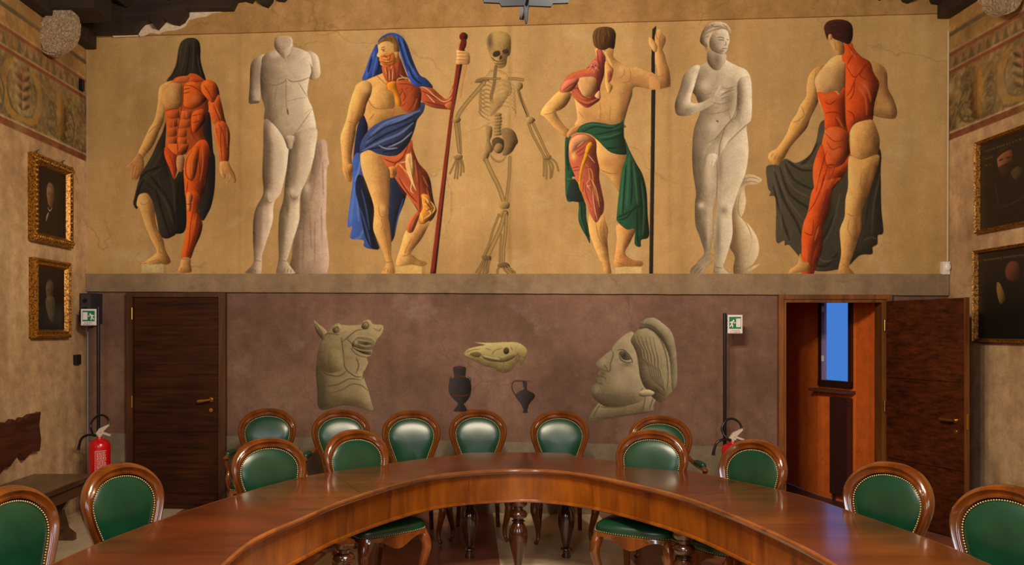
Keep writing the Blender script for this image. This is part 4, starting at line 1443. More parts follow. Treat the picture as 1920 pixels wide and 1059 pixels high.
def make_chair(arms):
    root = empty('armchair' if arms else 'dining_chair')
    Lo = crom(OUTL + [(-x, z) for x, z in reversed(OUTL[1:-1])], True, 3); Li = crom(INNL + [(-x, z) for x, z in reversed(INNL[1:-1])], True, 3)
    n = len(Lo)
    bm = bmesh.new()
    sec = [(0, -.010), (.06, -.022), (.22, -.026), (.30, -.016), (.40, -.020), (.62, -.032), (.84, -.026), (.97, -.010), (1.0, .004), (.9, .022), (.5, .03), (.1, .022), (0, .008)]
    rings = []
    for k in range(n):
        rg = []
        for t_, dy in sec:
            x = Li[k][0] + (Lo[k][0] - Li[k][0]) * t_; z = Li[k][1] + (Lo[k][1] - Li[k][1]) * t_
            rg.append(bm.verts.new((x, back_y(x, z) + dy, z)))
        rings.append(rg)
    for k in range(n):
        a, b = rings[k], rings[(k + 1) % n]
        for i in range(len(sec)):
            j = (i + 1) % len(sec)
            bm.faces.new((a[i], a[j], b[j], b[i]))
    obj('back_frame', bm, CW, root, smooth=50)
    bm = bmesh.new()
    ctr = (0, .75)
    R_ = []
    for r_, bu in ((1.03, .004), (.97, -.010), (.90, -.020), (.75, -.030), (.55, -.037), (.3, -.041), (.1, -.042)):
        ring = []
        for k in range(n):
            x = ctr[0] + (Li[k][0] - ctr[0]) * r_; z = ctr[1] + (Li[k][1] - ctr[1]) * r_
            ring.append(bm.verts.new((x, back_y(x, z) + bu + .006, z)))
        R_.append(ring)
    for a, b in zip(R_[:-1], R_[1:]):
        for k in range(n): bm.faces.new((a[k], a[(k + 1) % n], b[(k + 1) % n], b[k]))
    bm.faces.new(R_[-1])
    # leather covered rear of the back
    R2 = []
    for r_, bu in ((1.03, .004), (1.0, .022), (.9, .03), (.5, .036), (.1, .037)):
        R2.append([bm.verts.new((Li[k][0] * r_, back_y(Li[k][0] * r_, .75 + (Li[k][1] - .75) * r_) + bu, .75 + (Li[k][1] - .75) * r_)) for k in range(n)])
    for a, b in zip(R2[:-1], R2[1:]):
        for k in range(n): bm.faces.new((a[k], a[(k + 1) % n], b[(k + 1) % n], b[k]))
    bm.faces.new(R2[-1])
    bc = obj('back_cushion', bm, LE.m, root, smooth=180)
    # nail heads round the cushion
    bm = bmesh.new()
    for x, z in full_loop(INNL, 110):
        x2 = x * .965; z2 = .75 + (z - .75) * .965
        ico = bmesh.ops.create_icosphere(bm, subdivisions=1, radius=.0052, matrix=Matrix.Translation((x2, back_y(x2, z2) - .0105, z2)))
    obj('nail_trim', bm, NAIL, bc, smooth=180)
    # seat
    plan = [(0, -.265), (.13, -.262), (.235, -.235), (.262, -.18), (.252, -.05), (.225, .10), (.195, .215), (.17, .245), (.08, .255), (0, .258)]
    sp_ = crom(plan + [(-x, y) for x, y in reversed(plan[1:-1])], True, 4)
    m_ = len(sp_)
    bm = bmesh.new(); R_ = []
    for s_, z in ((.96, .405), (.97, .425), (.975, .445), (.95, .465), (.88, .480), (.7, .492), (.4, .50), (.1, .502)):
        R_.append([bm.verts.new((x * s_, y * s_, z)) for x, y in sp_])
    for a, b in zip(R_[:-1], R_[1:]):
        for k in range(m_): bm.faces.new((a[k], a[(k + 1) % m_], b[(k + 1) % m_], b[k]))
    bm.faces.new(R_[-1]); bm.faces.new(R_[0])
    se = obj('seat', bm, LE.m, root, smooth=180)
    bm = bmesh.new()
    Q = crom(plan + [(-x, y) for x, y in reversed(plan[1:-1])], True, 4)
    dd_ = np.r_[0, np.cumsum(np.hypot(*np.diff(np.vstack([Q, Q[:1]]), axis=0).T))]
    for tt in np.linspace(0, dd_[-1], 111)[:-1]:
        x = np.interp(tt, dd_, np.r_[Q[:, 0], Q[0, 0]]); y = np.interp(tt, dd_, np.r_[Q[:, 1], Q[0, 1]])
        bmesh.ops.create_icosphere(bm, subdivisions=1, radius=.004, matrix=Matrix.Translation((x * .975, y * .975, .423)))
    obj('nail_trim', bm, NAIL, se, smooth=180)
    bm = bmesh.new(); rings = []
    for k, (x, y) in enumerate(sp_):
        a = math.atan2(y, x)
        # serpentine lower edge: drops at the middle of each side, rises towards the legs
        lowz = .352 + .028 * (.5 - .5 * math.cos(4 * (a + PI / 2))) if True else .36
        dz = .022 * math.cos(6 * (a + PI / 2)) * (1 if y < 0 else .3)
        ring = []
        for s_, z in ((1.0, .418), (1.02, .40), (1.01, lowz + .02 - dz), (1.03, lowz - dz), (.96, lowz - dz - .004), (.93, .418)):
            ring.append(bm.verts.new((x * s_, y * s_, z)))
        rings.append(ring)
    for k in range(m_):
        a, b = rings[k], rings[(k + 1) % m_]
        for i in range(6): bm.faces.new((a[i], a[(i + 1) % 6], b[(i + 1) % 6], b[i]))
    obj('seat_rail', bm, CW, root, smooth=50)
    for s in (-1, 1):
        bm = bmesh.new()
        P = crom([(s * .225, -.205, .405), (s * .240, -.225, .35), (s * .248, -.235, .29), (s * .232, -.218, .20), (s * .215, -.20, .11), (s * .218, -.208, .045), (s * .236, -.232, .018)], False, 4)
        rad_ = np.interp(np.linspace(0, 1, len(P)), [0, .15, .32, .6, .85, .95, 1], [.034, .038, .034, .022, .015, .018, .018])
        tube(bm, P, list(rad_), 12)
        obj('leg', bm, CW, root, smooth=60)
    for s in (-1, 1):
        bm = bmesh.new()
        P = [(s * .150, .225, .46), (s * .165, .225, .36), (s * .17, .24, .2), (s * .18, .30, .0)]
        for (p, q, h0, h1) in zip(P[:-1], P[1:], (.024, .022, .019), (.022, .019, .017)):
            f_ = lambda c, h: [(c[0] - h, c[1] - h, c[2]), (c[0] + h, c[1] - h, c[2]), (c[0] + h, c[1] + h, c[2]), (c[0] - h, c[1] + h, c[2])]
            prism(bm, f_(p, h0), f_(q, h1))
        obj('leg', bm, CW, root)
    if arms:
        for s in (-1, 1):
            bm = bmesh.new()
            P = crom([(s * .222, .235, .715), (s * .245, .20, .69), (s * .272, .12, .672), (s * .292, .02, .668), (s * .300, -.06, .675), (s * .302, -.10, .672), (s * .300, -.118, .655)], False, 5)
            tube(bm, P, list(np.interp(np.linspace(0, 1, len(P)), [0, .2, .8, .95, 1], [.016, .018, .019, .024, .016])), 12)
            Q = crom([(s * .300, -.095, .665), (s * .300, -.075, .61), (s * .288, -.055, .55), (s * .290, -.085, .48), (s * .268, -.13, .42), (s * .255, -.15, .39)], False, 5)
            tube(bm, Q, list(np.interp(np.linspace(0, 1, len(Q)), [0, .3, .6, 1], [.018, .015, .02, .024])), 12)
            ar = obj('armrest', bm, CW, root, smooth=60)
            bm = bmesh.new()
            P = [Vector((s * .262, .15, .690)), Vector((s * .284, .07, .692)), Vector((s * .296, -.01, .692)), Vector((s * .300, -.05, .694))]
            tube(bm, crom([tuple(p) for p in P], False, 4), [.012, .020, .024, .025, .026, .026, .026, .026, .026, .025, .024, .020, .010], 12)
            obj('arm_pad', bm, LE.m, ar, smooth=180)
    return root


CHAIRS = [  # top-centre pixel, rotation, arms, label
    (4, 912, 80, 0, 'green leather chair cut by the left edge of the photo, foremost on the left'),
    (215, 868, 66, 0, 'green leather chair in front of the long bench on the left'),
    (497, 820, 38, 0, 'green leather chair in front of another, just right of the closed door'),
    (503, 765, 8, 1, 'green leather armchair against the back wall nearest to the closed door'),
    (639, 767, 10, 1, 'green leather armchair under the painted horse head, against the wall'),
    (660, 805, 38, 0, 'green leather chair at the table under the painted horse head'),
    (771, 769, 5, 0, 'green leather chair left of the painted amphora, third along the wall'),
    (896, 767, 0, 0, 'green leather chair directly under the painted amphora and skull'),
    (1048, 769, -2, 0, 'green leather chair between painted jug and painted classical head'),
    (1236, 778, -8, 1, 'green leather armchair rightmost along the back wall, half hidden by a chair'),
    (1226, 805, -28, 0, 'green leather chair at the table under the painted classical head'),
    (1424, 823, -60, 0, 'green leather chair in front of the right fire extinguisher'),
    (1679, 866, -66, 0, 'green leather chair in front of the open door leaf'),
    (1903, 910, -72, 0, 'green leather chair cut by the right edge of the photo')]
protos = {}
for x, y, deg, arms, label in CHAIRS:
    if arms not in protos:
        o = protos[arms] = make_chair(arms)
    else:
        o = copy_tree(protos[arms])
    Yq = (H - 1.045) * F / (y - CY)
    P = Vector(((x - CX) * Yq / F, Yq, 0))
    th_ = math.radians(deg)
    off = Vector((-math.sin(th_) * .34, math.cos(th_) * .34, 0))     # from seat centre to the crest
    o.location = P - off
    o.rotation_euler.z = th_
    tag(o, label, 'armchair' if arms else 'chair', 'green leather chairs and armchairs round the table')
# ------------------------------------------------------------------ the painted figures of the back wall
RES = 1.25
SKIN = (214, 162, 92); SKD = (150, 98, 52); SKL = (232, 188, 120)
ORG = (194, 88, 34); ORD = (122, 40, 12); ORL = (230, 136, 66)
MAR = (198, 180, 156); MAD = (112, 94, 78); MAL = (226, 212, 190)
MUS = (168, 76, 40); MUD = (98, 34, 18); MUL = (206, 128, 84)
MURAL_G = 'painted anatomy figures on the upper wall'


def fig_hooded():
    c = Canvas(235, 62, 450, 518, RES, (0, 0), L=(.9, .4), seed=1)
    c.part('cloak')
    K = (50, 43, 33)
    c.f('1328 440,1338 370,1356 320,1388 292,1432 283,1470 290,1496 318,1505 370,1504 440,1518 510,1545 600,1530 640,1400 600,1255 612,1290 550,1316 490', K, .5, 20)
    c.lines('1400 320,1385 420,1350 560;1450 300,1450 430,1440 545;1360 340,1345 460,1300 570;1480 400,1490 480,1510 570', 12, (84, 74, 58), .55)
    c.lines('1420 330,1415 450,1395 560;1340 420,1330 500,1280 590;1475 330,1470 420,1480 540', 12, (24, 20, 16), .6)
    c.f('1500 900,1570 840,1590 1000,1600 1130,1615 1200,1612 1400,1588 1535,1560 1600,1520 1655,1490 1560,1490 1100', (38, 34, 32), .4, 24)
    c.f('1250 910,1215 1000,1180 1070,1130 1180,1060 1300,1030 1390,1010 1470,1000 1530,1030 1565,1060 1460,1110 1455,1145 1530,1175 1640,1200 1760,1250 1790,1310 1765,1320 1755,1380 1740,1400 1640,1385 1300,1345 1285,1305 1345,1280 1250,1240 1130', K, .45, 30)
    c.lines('1230 1110,1150 1250,1080 1320;1215 1260,1110 1330,1050 1370;1250 1230,1300 1400,1310 1600;1180 1330,1240 1500,1300 1680;1110 1350,1190 1440,1260 1560', 16, (78, 70, 54), .5)
    c.lines('1200 1250,1100 1290,1050 1340;1130 1320,1210 1420,1290 1560,1310 1700;1350 1320,1330 1500,1350 1700;1170 1420,1220 1600,1270 1760;1080 1345,1050 1400,1020 1500', 18, (22, 19, 16), .6)
    c.b(1360, 1620, 40, 90, (24, 22, 24), .7)
    c.part('body')
    # arm on the left, skin
    c.f('1290 605,1340 640,1270 740,1240 800,1228 900,1195 985,1150 1090,1090 1165,1065 1200,1035 1155,1060 1090,1108 985,1160 890,1185 760,1200 650', SKIN, .4, 20)
    c.f('1040 1150,1075 1190,1080 1240,1070 1290,1045 1325,1022 1350,1008 1335,1000 1343,985 1343,978 1325,985 1270,955 1262,948 1250,985 1215', (196, 140, 80), .3, 10)
    c.lines('1030 1240,1015 1300,1008 1335;1005 1235,995 1290,990 1335;1050 1250,1040 1310;1000 1215,975 1240', 5, SKD, .7)
    c.lines('1205 930,1150 960,1115 1000;1230 830,1200 900,1170 960;1080 1110,1100 1150', 7, SKD, .5)
    c.b(1215, 820, 22, 70, SKL, .6, 12)
    # trunk
    c.f('1290 610,1340 575,1400 570,1430 550,1480 560,1535 600,1600 640,1575 760,1560 850,1535 930,1525 1000,1550 1060,1575 1140,1560 1240,1470 1230,1400 1160,1330 1165,1290 1140,1245 1100,1250 1020,1240 850,1225 740', ORG, .4, 30)
    c.f('1290 620,1360 625,1365 700,1355 800,1260 815,1225 780,1220 700', (205, 148, 82), .35, 18)
    c.b(1280, 690, 35, 55, SKL, .6)
    c.f('1345 580,1400 570,1430 600,1380 620,1300 618', (206, 108, 52), .3, 8)
    c.f('1440 575,1500 590,1520 610,1420 615', (206, 84, 34), .4, 8)
    c.f('1385 640,1440 612,1510 640,1555 720,1520 780,1450 815,1385 800,1375 740', (214, 96, 30), .55, 20)
    c.lines('1380 700,1420 690;1378 670,1430 660;1500 650,1550 720,1570 760;1390 640,1450 650,1520 700,1560 750;1375 640,1372 790;1380 800,1440 815,1510 790', 8, ORD, .75)
    c.b(1460, 740, 38, 40, ORL, .45)
    for y, (xa, xb) in ((830, (1262, 1345)), (895, (1262, 1330)), (965, (1258, 1325)), (1030, (1258, 1325))):
        c.f([(xa, y + 5), (xb - 5, y - 5), (xb, y + 25), (xb - 5, y + 55), (xa + 5, y + 58), (xa - 8, y + 30)], (200, 92, 36), .42, 14)
    for y, (xa, xb) in ((830, (1358, 1430)), (895, (1345, 1425)), (965, (1335, 1400)), (1030, (1335, 1400))):
        c.f([(xa, y), (xb - 5, y + 5), (xb, y + 30), (xb - 5, y + 60), (xa, y + 62), (xa - 5, y + 30)], (208, 100, 42), .42, 14)
    c.f('1450 840,1530 820,1540 900,1500 960,1450 1000,1430 920', (200, 80, 24), .6, 16)
    c.f('1260 1080,1390 1080,1420 1060,1400 1140,1340 1172,1290 1140', (212, 100, 38), .6, 20)
    c.lines('1365 650,1362 800,1350 880,1335 960,1330 1050;1440 820,1430 900,1440 1000,1470 1050;1440 870,1520 850;1445 920,1510 905;1240 830,1300 815,1350 815;1460 1000,1520 960;1330 1060,1335 1165', 7, ORD, .75)
    c.lines('1480 840,1490 900;1395 830,1400 880;1300 920,1300 960;1370 1090,1330 1140', 9, ORL, .6)
    # shoulder and arm on the right, flayed
    c.f('1515 620,1565 598,1620 625,1645 690,1640 740,1590 770,1545 730,1510 680', (208, 92, 30), .6, 20)
    c.f('1562 760,1600 770,1640 710,1665 790,1685 880,1695 930,1660 950,1615 940,1580 880', ORG, .55, 20)
    c.f('1612 935,1655 905,1700 930,1725 1000,1722 1090,1712 1215,1655 1215,1640 1130,1615 1040', ORG, .5, 18)
    c.lines('1530 640,1570 700,1600 760;1600 640,1610 700,1590 760;1600 790,1640 880,1650 920;1640 930,1680 1020,1690 1200;1660 950,1655 1060,1665 1200;1620 960,1650 1100', 7, ORD, .7)
    c.lines('1550 625,1590 640;1620 800,1655 890;1700 960,1705 1100;1630 1000,1650 1120', 9, ORL, .6)
    c.f('1655 1212,1712 1212,1730 1250,1760 1305,1770 1360,1752 1370,1735 1335,1728 1330,1722 1360,1705 1385,1698 1372,1712 1335,1695 1295,1690 1335,1668 1332,1650 1290,1645 1250', (206, 152, 90), .35, 10)
    c.lines('1700 1260,1735 1310,1750 1350;1690 1270,1715 1310,1708 1360;1670 1260,1680 1320', 5, SKD, .8)
    # groin and thighs
    c.f('1240 1100,1290 1140,1330 1170,1335 1230,1325 1290,1305 1348,1275 1270,1235 1170', (196, 78, 26), .5, 18)
    c.lines('1270 1160,1295 1230,1305 1310', 6, ORD, .6)
    c.f('1330 1170,1370 1165,1385 1200,1378 1260,1360 1290,1330 1270,1322 1220', (192, 134, 90), .35, 10)
    c.f('1400 1165,1440 1110,1500 1050,1550 1060,1575 1130,1580 1200,1555 1320,1535 1430,1500 1500,1440 1520,1395 1490,1382 1370,1378 1260', (204, 84, 24), .55, 34)
    c.f('1400 1180,1450 1120,1490 1100,1480 1250,1450 1350,1420 1350,1395 1290', (212, 96, 32), .55, 20)
    c.lines('1500 1080,1490 1180,1500 1300,1480 1440;1440 1130,1400 1200,1395 1300,1420 1345,1460 1330,1480 1250;1540 1100,1540 1250,1510 1400;1560 1180,1545 1300,1530 1400;1410 1360,1400 1440', 8, ORD, .7)
    c.lines('1460 1140,1440 1220,1440 1310;1520 1120,1520 1240,1500 1360;1420 1220,1420 1290', 10, ORL, .55)
    c.f('1395 1470,1420 1430,1480 1440,1505 1500,1490 1560,1500 1620,1520 1680,1505 1760,1460 1860,1425 1945,1360 1945,1375 1830,1395 1720,1402 1640', (204, 84, 24), .55, 26)
    c.f('1400 1460,1420 1440,1445 1470,1435 1520,1430 1580,1405 1570', (222, 128, 66), .5, 10)
    c.lines('1460 1480,1450 1580,1430 1680,1420 1800,1400 1930;1490 1600,1470 1720,1430 1860,1410 1940;1400 1530,1440 1530;1500 1640,1480 1760,1440 1870', 8, ORD, .7)
    c.lines('1420 1620,1400 1760,1385 1920;1475 1600,1450 1720', 9, ORL, .55)
    c.f('1365 1935,1425 1935,1430 1980,1437 2035,1400 2045,1330 2042,1335 2020,1350 1990', (206, 150, 88), .35, 12)
    c.lines('1355 2040,1365 2010;1380 2040,1385 2010;1405 2040,1405 2010;1350 1940,1430 1945', 5, SKD, .7)
    # bent leg, skin
    c.f('1030 1495,1045 1460,1080 1448,1110 1458,1140 1500,1158 1560,1165 1640,1180 1710,1225 1800,1240 1870,1275 1940,1278 1970,1240 1985,1200 1975,1150 1992,1080 1998,1060 1985,1100 1950,1150 1915,1175 1880,1130 1790,1085 1680,1050 1570,1025 1540', SKIN, .42, 24)
    c.b(1075, 1520, 28, 34, SKL, .6); c.b(1100, 1680, 14, 70, SKL, .4, -20)
    c.lines('1050 1520,1075 1535,1110 1520,1130 1490;1130 1600,1150 1700,1200 1830;1200 1840,1195 1890,1230 1900;1120 1965,1190 1945;1070 1980,1100 1970', 6, SKD, .6)
    c.b(1150, 1640, 16, 90, SKD, .5, -8)
    c.part('block')
    c.f('1062 1985,1230 1980,1232 2046,1060 2048', (218, 192, 138), 0, sharp=True, ol=.1)
    c.f('1225 1982,1242 1985,1242 2046,1228 2046', (190, 158, 104), 0, sharp=True, ol=.1)
    return c


def fig_torso():
    c = Canvas(455, 60, 622, 517, RES, (440, 40), L=(-.9, .35), seed=2)
    c.part('tree_stump')
    c.f('428 1890,430 1750,445 1580,490 1480,500 1280,560 1180,595 1000,610 915,655 882,690 905,700 1000,708 1070,692 1110,690 1300,685 1500,692 1890', (188, 162, 140), .3, 30, ol=.3)
    c.lines('640 900,650 1000,620 1150;600 1030,600 1200,570 1350;660 1060,665 1300;540 1230,520 1330;600 1500,600 1800;560 1400,575 1700;650 1400,655 1700', 14, (150, 118, 102), .45)
    c.lines('480 1560,470 1850;520 1480,510 1860;630 930,640 1020', 16, (128, 108, 90), .45)
    c.b(545, 1250, 24, 40, (222, 205, 182), .6); c.b(660, 1700, 20, 140, (214, 192, 168), .5)
    c.b(455, 1700, 26, 150, (122, 100, 82), .5)
    c.part('torso')
    c.f('130 305,150 280,190 256,225 250,235 320,205 440,192 600,185 612,150 616,108 610,112 500,115 400,118 340', MAR, .5, 26)
    c.b(170, 400, 36, 140, (150, 130, 112), .55)
    c.f('108 600,150 596,186 598,180 612,145 618,110 612', (112, 96, 80), .1, 6)
    c.f('535 225,590 232,625 265,638 320,642 405,600 436,560 425,540 330', (206, 186, 160), .4, 20)
    c.f('215 262,300 215,330 235,360 275,395 268,430 195,500 210,560 240,580 300,578 370,560 430,545 540,560 600,582 650,610 780,600 900,560 1010,480 1060,420 960,370 960,300 920,225 760,225 650,200 560,192 430,200 330', MAR, .45, 34)
    c.f('225 740,300 780,370 880,408 980,385 1130,345 1290,305 1340,290 1400,285 1500,240 1650,210 1740,205 1800,200 1885,182 1895,85 1888,90 1870,130 1830,145 1780,138 1650,140 1500,160 1400,215 1290,208 1150,215 950', (200, 180, 156), .5, 34)
    c.f('440 850,610 800,606 950,580 1080,540 1190,495 1290,485 1400,482 1500,440 1640,405 1760,395 1800,440 1865,448 1890,330 1890,312 1880,330 1780,328 1620,335 1450,365 1340,375 1230,392 1100,408 960', (196, 178, 152), .45, 34)
    # neck
    c.f('298 150,318 114,400 112,430 130,436 180,425 230,395 262,370 278,340 250,302 200', (208, 190, 166), .3, 16)
    c.f('302 148,322 120,400 118,425 140,410 190,350 215,315 190', (196, 174, 154), .2, 10)
    c.lines('365 225,370 270,385 300;300 200,340 245;430 190,420 240,395 265', 6, MAD, .5)
    # chest and belly modelling
    c.b(290, 300, 90, 30, (164, 144, 126), .6, -18); c.b(270, 400, 70, 55, (152, 132, 116), .5)
    c.b(480, 350, 75, 60, MAL, .55); c.b(430, 230, 50, 24, (216, 200, 178), .5)
    c.lines('195 410,230 460,300 478,370 455,385 430;395 430,430 452,500 445,555 420;388 440,385 560,390 640,400 690;570 320,580 380,560 430', 8, (126, 106, 88), .75)
    c.b(230, 620, 40, 160, (142, 122, 104), .6); c.b(350, 560, 60, 90, (178, 160, 140), .5)
    c.b(470, 560, 60, 90, MAL, .5); c.b(440, 700, 70, 80, (208, 190, 168), .5)
    c.lines('320 480,300 600,320 720;480 460,540 560;230 745,300 770,350 840,380 860;440 855,500 780,580 660;260 560,280 640', 7, (140, 120, 100), .6)
    c.lines('395 660,402 700', 12, (90, 72, 58), .8)
    c.lines('400 600,470 580,540 570;520 700,575 655', 6, (150, 130, 110), .5)
    c.f('372 865,440 858,450 880,436 925,428 955,400 955,384 915', (206, 188, 164), .35, 10)
    c.lines('370 862,385 915,395 950;448 870,436 910', 5, MAD, .6)
    # legs modelling
    c.b(232, 1000, 30, 230, (122, 104, 86), .65); c.b(330, 1050, 40, 190, (222, 206, 184), .55)
    c.b(440, 1080, 30, 200, (150, 130, 110), .55); c.b(530, 1050, 40, 180, (214, 198, 176), .5)
    c.b(180, 1560, 26, 160, (150, 126, 110), .6); c.b(240, 1500, 22, 120, (206, 180, 160), .5)
    c.b(260, 1305, 26, 36, MAL, .6); c.b(440, 1275, 34, 34, MAL, .6); c.b(235, 1350, 22, 30, MAD, .5); c.b(440, 1330, 30, 24, MAD, .45)
    c.b(350, 1560, 20, 160, (118, 100, 82), .6); c.b(420, 1560, 26, 150, MAL, .4)
    c.b(395, 1400, 16, 60, (96, 80, 64), .5); c.b(345, 1850, 30, 30, (170, 150, 130), .4)
    c.lines('245 1290,240 1330,260 1360,285 1350;410 1270,425 1320,460 1330,480 1300;110 1880,120 1860;130 1885,140 1860;150 1888,158 1862;370 1880,380 1850;395 1885,402 1855;420 1885,425 1860;150 1790,200 1800;335 1790,400 1800', 6, MAD, .6)
    return c


def fig_blue():
    c = Canvas(635, 56, 885, 520, RES, (440, 40), L=(.9, .4), seed=3)
    B = (46, 76, 160); BD = (16, 22, 44); BL = (104, 134, 206)
    c.part('cloak')
    c.f('1065 170,1025 240,985 350,958 443,1040 435,1115 380,1115 300,1080 220', B, .4, 20)
    c.lines('1050 230,1010 330,985 430;1070 260,1050 340,1030 430', 14, BL, .5)
    c.lines('1080 250,1085 330,1060 400;1030 270,1000 380', 18, BD, .7)
    c.f('965 700,925 775,905 880,892 1000,885 1090,930 1080,1000 830', (26, 34, 66), .5, 20)
    c.f('880 1080,885 1200,868 1330,846 1532,880 1538,868 1600,878 1632,965 1642,968 1685,1010 1705,1085 1706,1070 1650,1050 1550,1060 1300,1010 1180,950 1000,900 1000', (60, 90, 168), .4, 34)
    c.lines('900 1230,880 1400,866 1520;930 1200,920 1360,930 1500;965 1560,940 1620,900 1628', 20, BL, .6)
    c.lines('950 1020,930 1120,900 1200', 18, (120, 150, 220), .7)
    c.f('930 1150,990 1200,1030 1330,1050 1480,1045 1570,1085 1700,1030 1700,990 1640,965 1560,935 1400,905 1250', (24, 30, 50), .5, 20)
    c.lines('950 1260,985 1400,1010 1560;940 1400,985 1540,1020 1680', 14, (70, 98, 170), .6)
    c.f('1160 1175,1240 1180,1290 1270,1272 1360,1230 1470,1200 1610,1175 1655,1160 1640,1150 1500,1160 1300', (30, 38, 62), .4, 20)
    c.lines('1265 1330,1230 1450,1200 1590', 14, (56, 84, 150), .8)
    c.part('body')
    # flayed arm
    c.f('1370 470,1420 485,1480 498,1540 550,1590 582,1620 520,1650 465,1660 560,1640 655,1590 660,1500 650,1430 625,1395 590,1370 560', MUS, .6, 22)
    c.lines('1400 520,1480 560,1560 600;1420 600,1500 620,1600 640;1600 560,1630 520,1645 490', 8, MUD, .8)
    c.lines('1350 480,1430 500,1500 560,1560 600,1600 595,1640 560;1440 545,1480 590,1500 610;1600 580,1640 500', 7, (226, 190, 150), .9)
    # far forearm, faintly drawn
    c.f('1700 320,1745 320,1720 440,1700 560,1685 560', (196, 142, 90), .1, 10, ol=.3, al=.55)
    # chest
    c.f('1115 385,1150 350,1230 250,1290 420,1330 470,1400 510,1395 600,1385 680,1300 720,1200 730,1100 780,1020 800,970 700,900 500,990 440', SKIN, .35, 40)
    c.f('1110 330,1180 320,1225 250,1290 400,1320 440,1260 440,1180 460,1140 450,1110 390', MUS, .5, 18)
    c.lines('1140 340,1150 440;1170 350,1172 440;1195 330,1210 430;1240 300,1230 400,1250 440;1270 380,1220 420', 8, MUD, .7)
    c.lines('1160 370,1160 440;1185 360,1182 455;1125 350,1140 400;1290 440,1240 400', 6, (226, 196, 150), .85)
    c.f('1190 455,1260 440,1310 450,1390 500,1398 590,1388 680,1330 695,1250 650,1215 560,1150 520,1140 460', (172, 76, 34), .5, 24)
    c.f('1145 465,1205 450,1215 500,1240 560,1250 630,1215 630,1195 560,1170 530,1150 510', (214, 134, 30), .4, 12)
    c.lines('1215 460,1230 430,1290 425,1330 460', 12, (204, 150, 104), .9)
    c.lines('1250 500,1280 560,1260 600;1300 490,1250 540,1240 560;1340 490,1290 600,1250 640;1360 520,1340 620,1290 680;1225 470,1300 470,1370 500;1380 560,1370 650', 7, MUD, .7)
    c.lines('1280 500,1250 560;1330 520,1280 620;1370 580,1340 660', 8, MUL, .6)
    c.f('1020 600,1060 640,1150 655,1198 640,1190 540,1150 510,1100 470,1040 500,990 560', (220, 168, 96), .35, 30)
    c.lines('990 560,1020 620,1060 652,1140 655,1200 635;1200 650,1190 700,1180 740;1010 740,1050 690;1060 400,1100 440,1140 480', 8, SKD, .6)
    c.b(1230, 690, 50, 30, (190, 120, 60), .5)
    # arm on the left
    c.f('920 475,970 443,1025 470,1025 540,990 620,970 700,915 780,905 850,880 980,878 1040,885 1100,882 1180,872 1200,850 1200,825 1170,810 1100,800 960,795 860,835 740,862 620,890 530', SKIN, .45, 26)
    c.b(985, 500, 34, 40, SKL, .55); c.b(870, 820, 16, 130, (190, 134, 78), .5, 6); c.b(955, 650, 14, 90, SKD, .5, 18)
    c.f('815 1080,880 1070,885 1120,870 1145,872 1200,860 1200,838 1180,818 1150,808 1110', (208, 152, 88), .35, 12)
    c.lines('830 1110,845 1170,865 1195;850 1100,860 1150,875 1170;850 750,910 770;870 780,860 900,850 1050', 5, SKD, .6)
    # face
    c.f('1078 175,1120 150,1190 180,1230 240,1222 300,1180 325,1115 335,1092 322,1095 305,1082 290,1088 275,1066 258,1078 225', (222, 172, 104), .3, 16)
    c.f('1090 262,1120 245,1180 235,1205 260,1200 320,1150 345,1105 325,1085 290', (206, 128, 50), .3, 10)
    c.lines('1100 265,1150 260,1190 240;1095 300,1150 310,1200 290;1110 320,1170 330,1200 315;1120 250,1150 290,1130 320;1170 250,1160 300', 8, (150, 58, 22), .8)
    c.lines('1110 275,1150 280;1120 300,1160 300;1180 330,1170 355', 6, (236, 206, 140), .8)
    c.lines('1095 212,1130 208;1098 198,1125 192', 6, (96, 60, 34), .8)
    c.lines('1110 218,1125 222', 8, (70, 44, 30), .8)
    c.f('1075 175,1085 140,1120 108,1180 92,1225 120,1245 180,1225 240,1195 215,1190 170,1150 150,1110 155', (132, 92, 46), .45, 14)
    c.lines('1100 130,1130 120,1120 150;1150 110,1170 130,1180 165;1190 110,1215 150,1220 200;1130 108,1150 140', 6, (86, 56, 26), .7)
    c.f('1200 235,1225 230,1230 262,1210 275', (206, 148, 86), .3, 6)
    # hip, flayed leg
    c.f('1085 1010,1200 1010,1320 890,1340 960,1380 1060,1440 1130,1470 1200,1485 1300,1500 1370,1515 1420,1480 1490,1420 1520,1385 1510,1385 1450,1355 1390,1300 1310,1240 1230,1205 1180,1150 1110', MUS, .55, 34)
    c.lines('1230 1170,1290 1270,1370 1360;1210 1190,1260 1280,1350 1380,1385 1440;1330 950,1370 1080,1385 1250,1390 1420,1400 1500;1360 1060,1420 1160,1450 1300,1480 1400;1400 1120,1420 1250;1120 1030,1200 1060,1270 1020;1300 930,1260 1020,1190 1080;1430 1200,1460 1330', 9, MUD, .8)
    c.lines('1250 1190,1310 1270;1350 1040,1370 1200;1410 1160,1450 1240;1440 1250,1465 1350;1180 1040,1260 1000', 10, MUL, .55)
    c.f('1290 1000,1330 1000,1350 1100,1340 1180,1365 1270,1330 1220,1300 1150,1280 1070', (214, 160, 96), .4, 10)
    c.lines('1285 1000,1310 1100,1340 1220,1360 1270;1320 980,1330 1100;1230 1070,1290 1130,1320 1170;1240 1060,1300 1050;1300 1010,1290 1060;1310 1130,1330 1190,1320 1260,1340 1290', 7, (238, 214, 160), .9)
    c.lines('1200 1100,1240 1070,1300 1170;1210 1080,1225 1060', 9, (218, 150, 50), .85)
    c.f('1150 1100,1200 1090,1215 1130,1205 1165,1180 1175,1155 1160', (212, 142, 66), .4, 10)
    c.f('1170 1105,1195 1105,1195 1150,1175 1150', (190, 120, 70), .4, 6)
